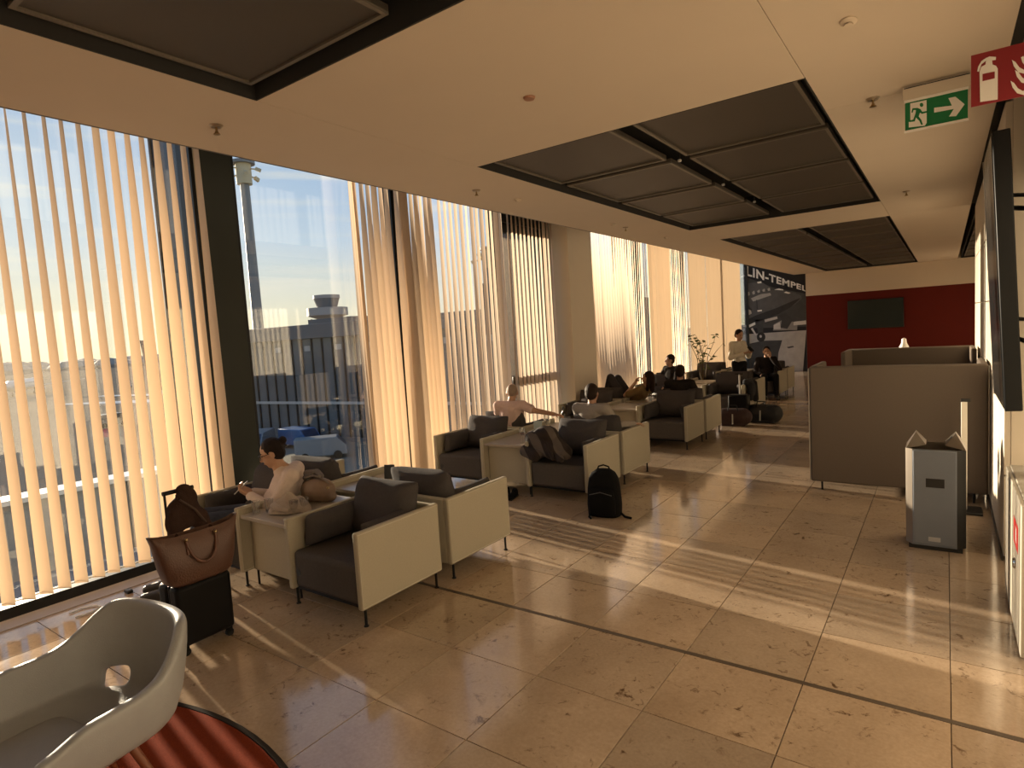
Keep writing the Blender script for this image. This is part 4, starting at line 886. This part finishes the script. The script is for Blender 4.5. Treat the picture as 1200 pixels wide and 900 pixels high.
def glasses(t, hp_, HF):
    m_ = M('glasses_black', (.015, .012, .012), .3)
    g = MB()
    for s in (-1, 1): g.tube([hp_(s * .032 + .025 * math.cos(a * PI / 6), .092, .008 + .019 * math.sin(a * PI / 6)) for a in range(13)], .0028, 6)
    g.tube([hp_(-.008, .094, .012), hp_(.008, .094, .012)], .0028, 6)
    for s in (-1, 1): g.tube([hp_(s * .057, .09, .014), hp_(s * .078, .0, .008)], .0028, 6)
    g.build('glasses', m_, t)
# woman with phone, window armchair of the first group
wpos, wrz = (-4.50, 2.84, 0), R(-42)
person('woman in a white blouse with dark bun and glasses, looking at her phone', wpos, wrz,
       dict(pel=(0, -.09, .46), chest=(0, .07, .70), neck=(0, .035, .86), head=(0, -.025, .975), look=(0, -1, -.42), hs=.16,
            el_l=(.21, -.02, .56), wr_l=(.055, -.215, .655), fd_l=(-.25, -.7, .45), pn_l=(-.4, -.2, .6), el_r=(-.21, -.02, .56), wr_r=(-.055, -.215, .655), fd_r=(.25, -.7, .45), pn_r=(.4, -.2, .6),
            kn_l=(.21, -.53, .52), an_l=(.40, -.78, .10), kn_r=(.04, -.55, .52), an_r=(.22, -.82, .10), curl=.9),
       skinA, cloth('white_blouse', (.60, .50, .44)), cloth('dark_jeans', (.045, .05, .07)), (.018, .012, .010), 'bun', .0065, 1., glasses)
c_, s_ = math.cos(wrz), math.sin(wrz); px, py = 0, -.295
t = empty('smartphone', (wpos[0] + px * c_ - py * s_, wpos[1] + px * s_ + py * c_, .705), wrz, 'smartphone in the hands of the woman in white', 'phone')
MB().box(-.036, .036, -.004, .004, -.05, .08, TR((0, 0, 0), R(-48))).build('case', M('phone_pale', (.45, .42, .40), .3), t, bevel=.003); MB().box(-.033, .033, .0042, .0048, -.047, .077, TR((0, 0, 0), R(-48))).build('screen', M('phone_screen', (.02, .02, .02), .1), t)
# man in pink shirt, from behind
sit = dict(pel=(0, .10, .47), chest=(0, .17, .76), neck=(0, .17, .93), head=(0, .15, 1.05), kn_l=(.12, -.36, .52), an_l=(.12, -.42, .10), kn_r=(-.12, -.36, .52), an_r=(-.12, -.42, .10),
           el_l=(.26, .02, .60), wr_l=(.16, -.20, .56), el_r=(-.26, .02, .60), wr_r=(-.16, -.20, .56))
def S(**k): d = dict(sit); d.update(k); return d
person('man with cropped hair in a pink T-shirt, arm along the armchair back, seen from behind', (-4.72, 6.62, 0), R(180 + 14), S(el_l=(.26, .02, .60), wr_l=(.16, -.2, .56), el_r=(-.34, .27, .83), wr_r=(-.60, .22, .77), fd_r=(-1, .1, -.15), head=(0, .13, 1.06), look=(.25, -1, -.05), chest=(0, .19, .78), neck=(0, .18, .95)),
       skinA, cloth('pink_shirt', (.58, .42, .37)), cloth('dark_trousers', (.05, .045, .05)), (.10, .07, .05), 'bald', .011, .5)
person('dark-haired man in a grey shirt seen from behind in the second group', (-3.50, 6.66, 0), R(180), S(el_r=(-.30, .10, .66), wr_r=(-.40, -.15, .64), look=(.1, -1, -.1), hs=.19, head=(0, .15, 1.05)),
       skinB, cloth('grey_shirt', (.30, .265, .235)), cloth('dark_trousers', (.05, .045, .05)), (.030, .018, .012), 'short', .011)
person('woman with long dark hair reclining with knees drawn up by the window', (-4.52, 9.72, 0), R(-90 - 12), dict(pel=(0, .02, .50), chest=(0, .26, .68), neck=(0, .38, .82), head=(0, .42, .945), look=(.35, -1, .05), fwd=(0, -1, .3),
       toe=(0, -.5, .1), kn_l=(.09, -.30, .95), an_l=(.10, -.46, .50), kn_r=(-.09, -.28, .92), an_r=(-.10, -.42, .50), el_l=(.22, .10, .66), wr_l=(.06, .20, .86), fd_l=(0, .5, .8), pn_l=(0, .6, -.3), el_r=(-.22, .06, .62), wr_r=(-.04, -.10, .70)),
       skinA, cloth('ochre_top', (.20, .13, .06)), cloth('dark_trousers', (.05, .045, .05)), (.022, .010, .007), 'long', .012, .5)
person('dark-haired man in a black shirt seen from behind in the third group', (-3.48, 9.62, 0), R(180), S(look=(.2, -1, -.1), hs=.19), skinB, cloth('black_shirt', (.022, .018, .016)), cloth('dark_trousers', (.05, .045, .05)), (.020, .012, .008), 'short', .012, .5)
person('person in black sitting by the far striped blind', (-4.70, 11.92, 0), R(-25), S(head=(0, .14, 1.09), neck=(0, .16, .96), chest=(0, .17, .79), look=(-.6, -1, 0)), skinB, cloth('black_shirt', (.022, .018, .016)), cloth('dark_trousers', (.05, .045, .05)), (.020, .012, .008), 'short', .013)
person('standing waiter in a white shirt and black trousers holding a dark device', (-3.62, 13.42, 0), R(58), dict(pel=(0, 0, .90), hs=.155, chest=(0, .02, 1.20), neck=(0, 0, 1.385), head=(0, -.03, 1.505), look=(0, -1, -.35), kn_l=(.09, -.03, .48), an_l=(.10, .02, .09), kn_r=(-.09, -.02, .48), an_r=(-.10, .03, .09),
       el_l=(.25, -.02, 1.03), wr_l=(.09, -.24, 1.12), fd_l=(-.5, -.8, .2), pn_l=(-.4, -.1, .8), el_r=(-.25, -.02, 1.03), wr_r=(-.09, -.24, 1.12), fd_r=(.5, -.8, .2), pn_r=(.4, -.1, .8), curl=.8),
       skinA, cloth('white_shirt', (.62, .57, .48)), cloth('black_trousers', (.012, .012, .013)), (.020, .012, .008), 'short', .011)
a = R(58); t = empty('handheld_device', (-3.62 + .36 * math.sin(a), 13.42 - .36 * math.cos(a), 1.19), a, 'dark handheld device in the hands of the waiter', 'device')
MB().box(-.045, .045, -.008, .008, -.05, .09, TR((0, 0, 0), R(-50))).build('case', m_leg, t, bevel=.004); MB().box(-.038, .038, .0082, .009, -.03, .08, TR((0, 0, 0), R(-50))).build('screen', M('phone_screen', (.02, .02, .02)), t)
person('man in a dark suit sitting below the mural with a hand at his face', (-3.34, 14.72, 0), R(20), S(el_l=(.24, -.12, .66), wr_l=(.07, -.02, .93), fd_l=(-.2, .1, 1), pn_l=(0, .8, 0), look=(-.1, -1, -.15), head=(0, .10, 1.06), neck=(0, .14, .95)),
       skinA, cloth('dark_suit', (.022, .018, .018)), cloth('black_trousers', (.012, .012, .013)), (.018, .011, .008), 'short', .012)
# ------------------------------------------------------------------ outside: apron, pier, masts, tower, aircraft
ZG = -9.0
m_apron = M('apron_concrete', (.20, .175, .14), 1., .25, .05, .0, spec=0.)
struct(bx('ground', m_apron, None, -1400, -6.2, -900, 1300, ZG - .3, ZG))
for k, (x, y0, y1) in enumerate(((-22, -30, 60), (-38, -60, 70), (-60, -90, 90))):
    tag(bx('ground_line', m_sw, None, x - .25, x + .25, y0, y1, ZG, ZG + .02), ['white apron line nearest the windows', 'white apron line in the middle of the apron', 'farthest white apron line'][k], 'road marking', 'apron lines')
# terrace edge below the windows
t = empty('terrace', (-12, -4, ZG), 0, 'pale roof terrace edge with white coping outside the nearest window', 'terrace')
m_ter = M('terrace_grey', (.30, .30, .29), .7, .1, 1.5)
bx('deck', m_ter, t, -.3, 5.8, -12, 10.0, 0, -1.6 - ZG); bx('parapet', m_ter, t, -.3, 0, -12, 10.0, -1.6 - ZG, -.36 - ZG); bx('coping', M('white_coping', (.75, .74, .70), .5), t, -.4, .1, -12.05, 10.05, -.36 - ZG, -.28 - ZG)
for k in range(8): bx('parapet_post', M('dark_rail', (.12, .12, .12), .5), t, .0, .05, -11 + 2.8 * k, -10.93 + 2.8 * k, -1.6 - ZG, -.36 - ZG)
# pier building with dark glazing
A, B = Vector((-70.0, 41.55, 0)), Vector((-21.2, 46.8, 0)); ux = (B - A); LN = ux.length; ang = math.atan2(ux.y, ux.x)
t = empty('pier_building', (A.x, A.y, ZG), ang, 'long flat-roofed terminal pier with dark glazing beyond the clear window gap', 'building')
m_pier = M('pier_grey', (.11, .115, .12), .6, .1, .5); m_pg = M('pier_glass', (.12, .13, .135), .12, .35, .25); m_pl = M('pier_pale', (.42, .40, .37), .6)
TOPZ = 4.3 - ZG
bx('roof_fascia', m_pier, t, -.4, LN + .3, -.5, 14, TOPZ - 1.6, TOPZ, .05); bx('core', m_pier, t, 0, LN, .35, 13.5, 0, TOPZ - 1.6)
bx('floor_band', m_pl, t, 0, LN, -.05, .3, 4.2, 4.5); bx('base', m_pier, t, 0, LN, -.05, .34, 0, .5); bx('end_wall', m_pier, t, LN - .02, LN + .1, 0, 13.5, 0, TOPZ - 1.6)
NP = 30; pw = LN / NP
for i in range(NP):
    bx('upper_pane', m_pg, t, i * pw + .10, (i + 1) * pw - .10, .12, .2, 4.5, TOPZ - 1.6); bx('lower_pane', m_pg, t, i * pw + .10, (i + 1) * pw - .10, .14, .22, .5, 4.2)
    bx('mullion', m_mull, t, i * pw - .09, i * pw + .09, -.02, .3, .5, TOPZ - 1.6)
bx('rooftop_unit', m_pier, t, 8.0, 15.0, 3, 9, TOPZ, TOPZ + .7); bx('stair_tower', m_pier, t, LN - 15.5, LN - 13.8, 2, 6, TOPZ, TOPZ + 2.6)
for i in range(3, NP, 3): bx('pane_notice', m_pl, t, i * pw + .4, i * pw + 1.3, .09, .115, TOPZ - 3.0, TOPZ - 2.4)
# light masts
def mast(label, x, y, h, r):
    t = empty('light_mast', (x, y, ZG), R(35), label, 'light mast', 'apron light masts')
    MB().tube([(0, 0, 0), (0, 0, h)], [r, r * .7], 14).build('pole', M('mast_grey', (.20, .20, .20), .5), t, smooth=40)
    mc = M('mast_head_cream', (.55, .46, .30), .6)
    MB().tube([(0, 0, h - 3.2), (0, 0, h - .4)], r * 1.25, 14).build('head', mc, t, smooth=40); MB().lathe([(r * 1.9, h - .4), (r * 1.9, h), (0, h + .1)], 16).build('cap', M('mast_grey', (.2, .2, .2)), t)
    for k in range(6):
        a = k * PI / 3; c, s_ = math.cos(a), math.sin(a)
        MB().tube([(0, 0, h - 1 - .8 * (k % 2)), (1.9 * c, 1.9 * s_, h - 1.2 - .8 * (k % 2))], .10, 6).build('arm', mc, t)
        MB().box(-.35, .35, -.2, .2, -.25, .25, TR((2.1 * c, 2.1 * s_, h - 1.3 - .8 * (k % 2)), 0, R(25), a)).build('floodlight', mc, t)
q = at_depth(303, 385, 88); mast('tall apron light mast seen right of the steel column', q.x, q.y, 28.6 - ZG, .85)
q = at_depth(574, 360, 95); mast('smaller apron light mast seen between the slats', q.x, q.y, 15.5 - ZG, .6)
# control tower
q = at_depth(385, 378, 300)
t = empty('control_tower', (q.x, q.y, ZG), 0, 'distant airport control tower above the pier roof', 'tower')
mt = M('tower_concrete', (.36, .33, .31), .7); hz = 27 - ZG
MB().lathe([(4.2, 0), (4.0, hz - 12)], 20).build('shaft', mt, t, smooth=40); MB().lathe([(4.0, hz - 12.5), (9.8, hz - 10.5), (9.8, hz - 6.8), (4.5, hz - 6.5)], 20).build('gallery', mt, t, smooth=20)
MB().lathe([(4.5, hz - 7), (5.0, hz - 6), (6.2, hz - 2.2), (0, hz - 2.2)], 20).build('cabin', M('tower_glass', (.16, .17, .18), .2), t, smooth=20); MB().lathe([(6.4, hz - 2.2), (6.4, hz - .6), (0, hz - .3)], 20).build('roof', mt, t, smooth=20)
for k in range(3): MB().tube([(8 * math.cos(k * 2.1), 8 * math.sin(k * 2.1), hz - 12), (8 * math.cos(k * 2.1), 8 * math.sin(k * 2.1), hz - 16 + k)], .5, 8).build('dish', mt, t)
def at_ground(x, y):
    d = ray(x, y); k = (ZG - HCAM) / d.z; return Vector((d.x * k, d.y * k, ZG))
# aircraft
m_pw = M('aircraft_white', (.42, .42, .42), .35, .03); m_navy = M('tail_navy', (.02, .028, .06), .35, .1); m_log = M('tail_emblem', (.55, .50, .42), .5)
def aircraft(label, loc, rz, s_=1.0, emblem=True):
    t = empty('aircraft', loc, rz, label, 'aircraft', 'parked aircraft'); t.scale = (s_,) * 3
    prof = [(-18, .05), (-17.6, .7), (-16.5, 1.4), (-14, 1.95), (8, 1.95), (12, 1.6), (16, .9), (18.5, .25)]
    vs = []; n = 16
    for y, r in prof:
        for k in range(n): a = 2 * PI * k / n; vs.append((r * math.cos(a), y, 3.6 + (max(0, y - 8) * .12) + r * math.sin(a)))
    MB().add(vs, [(i * n + k, i * n + (k + 1) % n, (i + 1) * n + (k + 1) % n, (i + 1) * n + k) for i in range(len(prof) - 1) for k in range(n)] + [tuple(range(n - 1, -1, -1)), tuple((len(prof) - 1) * n + k for k in range(n))]).build('fuselage', m_pw, t, smooth=50)
    for s2 in (-1, 1):
        MB().add([(s2 * 1.5, -3.5, 3.0), (s2 * 1.5, 3.0, 2.9), (s2 * 17, 6.2, 4.0), (s2 * 17, 4.8, 4.0), (s2 * 1.5, -3.5, 2.5), (s2 * 1.5, 3.0, 2.6), (s2 * 17, 6.2, 3.9), (s2 * 17, 4.8, 3.9)], [(0, 1, 2, 3), (7, 6, 5, 4), (0, 3, 7, 4), (1, 5, 6, 2), (2, 6, 7, 3), (0, 4, 5, 1)]).build('wing', m_pw, t)
        MB().add([(s2 * .5, 14.2, 5.0), (s2 * .5, 17.5, 5.0), (s2 * 6, 18.2, 5.4), (s2 * 6, 16.6, 5.4), (s2 * .5, 15, 4.8), (s2 * .5, 17, 4.8), (s2 * 6, 18, 5.3), (s2 * 6, 16.8, 5.3)], [(0, 1, 2, 3), (7, 6, 5, 4), (0, 3, 7, 4), (1, 5, 6, 2), (2, 6, 7, 3), (0, 4, 5, 1)]).build('tailplane', m_pw, t)
        MB().tube([(s2 * 5.7, -4.6, 1.9), (s2 * 5.7, -4.0, 1.9), (s2 * 5.7, -1, 1.9)], [.85, 1.05, .6], 14).build('engine', M('engine_blue', (.06, .14, .30), .4), t, smooth=40)
        MB().tube([(s2 * 2.6, .8, 0.45), (s2 * 2.6, .8, 2.8)], .15, 8).build('landing_gear', m_steel, t); MB().tube([(s2 * 2.3, .8, .5), (s2 * 2.9, .8, .5)], .5, 12).build('wheel', m_leg, t)
        for k in range(12): bx('cabin_window', m_navy, t, *sorted((s2 * 1.86, s2 * 1.93)), -12 + 1.7 * k, -11.6 + 1.7 * k, 3.9, 4.4)
    MB().tube([(0, -13.5, .4), (0, -13.5, 2.2)], .13, 8).build('landing_gear', m_steel, t); MB().tube([(-.2, -13.5, .4), (.2, -13.5, .4)], .4, 12).build('wheel', m_leg, t)
    f = [(12.2, 5.2), (17.6, 5.4), (19.2, 11.8), (16.8, 11.8)]
    MB().add([(.16, y, z) for y, z in f] + [(-.16, y, z) for y, z in f], [(0, 1, 2, 3), (7, 6, 5, 4), (0, 4, 5, 1), (1, 5, 6, 2), (2, 6, 7, 3), (3, 7, 4, 0)]).build('tail_fin', m_navy, t)
    if emblem:
        for s2 in (-1, 1):
            mb = MB(); n = 24; x = s2 * .165
            mb.add([(x, 16.4 + r * math.cos(2 * PI * k / n), 8.4 + r * math.sin(2 * PI * k / n)) for r in (1.25, 1.08) for k in range(n)], [(k, (k + 1) % n, n + (k + 1) % n, n + k) for k in range(n)])
            mb.add([(x, 15.6, 8.0), (x, 16.5, 8.5), (x, 17.2, 9.2), (x, 16.8, 8.4), (x, 17.3, 8.2), (x, 16.6, 8.1), (x, 16.2, 7.6)], [(0, 1, 6), (1, 2, 3), (1, 3, 5, 6), (3, 4, 5)])
            mb.build('tail_emblem', m_log, t)
q = at_depth(186, 466, 84); aircraft('parked airliner with dark blue tail and ring emblem seen between the slats', (q.x - 12.4, q.y + 12.4, ZG), R(225), 1.1)
q = at_ground(30, 462); aircraft('distant white airliner on the apron at the far left', (q.x, q.y, ZG), R(60), 1.0)
def van(label, x, y, rz, c):
    t = empty('service_van', (x, y, ZG), rz, label, 'van', 'apron vehicles'); m_ = M('van_' + c, {'white': (.22, .22, .22), 'blue': (.05, .12, .26)}[c], .4)
    MB().add([(-1, -2.4, .4), (1, -2.4, .4), (1, 2.4, .4), (-1, 2.4, .4), (-1, -2.4, 1.2), (1, -2.4, 1.2), (1, -1.5, 2.1), (-1, -1.5, 2.1), (1, 2.4, 2.1), (-1, 2.4, 2.1)], [(0, 3, 2, 1), (0, 1, 5, 4), (4, 5, 6, 7), (7, 6, 8, 9), (1, 2, 8, 6, 5), (3, 0, 4, 7, 9), (2, 3, 9, 8)]).build('body', m_, t, bevel=.06)
    MB().add([(-.85, -2.33, 1.3), (.85, -2.33, 1.3), (.85, -1.62, 2.02), (-.85, -1.62, 2.02)], [(0, 1, 2, 3)]).build('windscreen', m_navy, t)
    for sx_ in (-1, 1):
        for y_ in (-1.5, 1.5): MB().tube([(sx_ * .85, y_, .4), (sx_ * 1.05, y_, .4)], .4, 12).build('wheel', m_leg, t)
for k, (px, py, d, c, lb) in enumerate(((305, 528, 46, 'white', 'white service van in front of the pier beside the column'), (352, 524, 42, 'blue', 'blue service van in front of the pier'), (378, 537, 48, 'white', 'white service van at the right of the clear gap'), (130, 500, 70, 'white', 'white service van on the open apron'), (150, 455, 150, 'blue', 'blue service van far out on the apron'))):
    q = at_ground(px, py); van(lb, q.x, q.y, R(40 + 50 * k), c)
# far edge of the airfield
mb = MB(); rr = random.Random(11)
for k in range(260):
    a = R(60 + 100 * k / 260.); d = rr.uniform(900, 1150); mb.ell((-d * math.sin(a), d * math.cos(a) + 0, ZG), (rr.uniform(14, 40), rr.uniform(14, 40), rr.uniform(8, 15)), n=8, m=5)
tag(mb.build('tree_line', M('haze_tinted_trees', (.30, .27, .23), .95, .2, .05), None), 'haze-lightened tree line along the far edge of the airfield', 'trees', None, 'stuff')  # distance haze is put into the tree colour as a paler tone
for k, (px, lb) in enumerate(((158, 'thin distant mast on the horizon, left one'), (175, 'thin distant mast on the horizon, right one'))):
    q = at_depth(px, 420, 500); t = empty('distant_mast', (q.x, q.y, ZG), 0, lb, 'mast', 'masts on the horizon'); MB().tube([(0, 0, 0), (0, 0, 22 - 5 * k - ZG)], .5, 6).build('pole', m_steel, t); bx('crossarm', m_steel, t, -3, 3, -.4, .4, 20 - 5 * k - ZG, 21 - 5 * k - ZG)
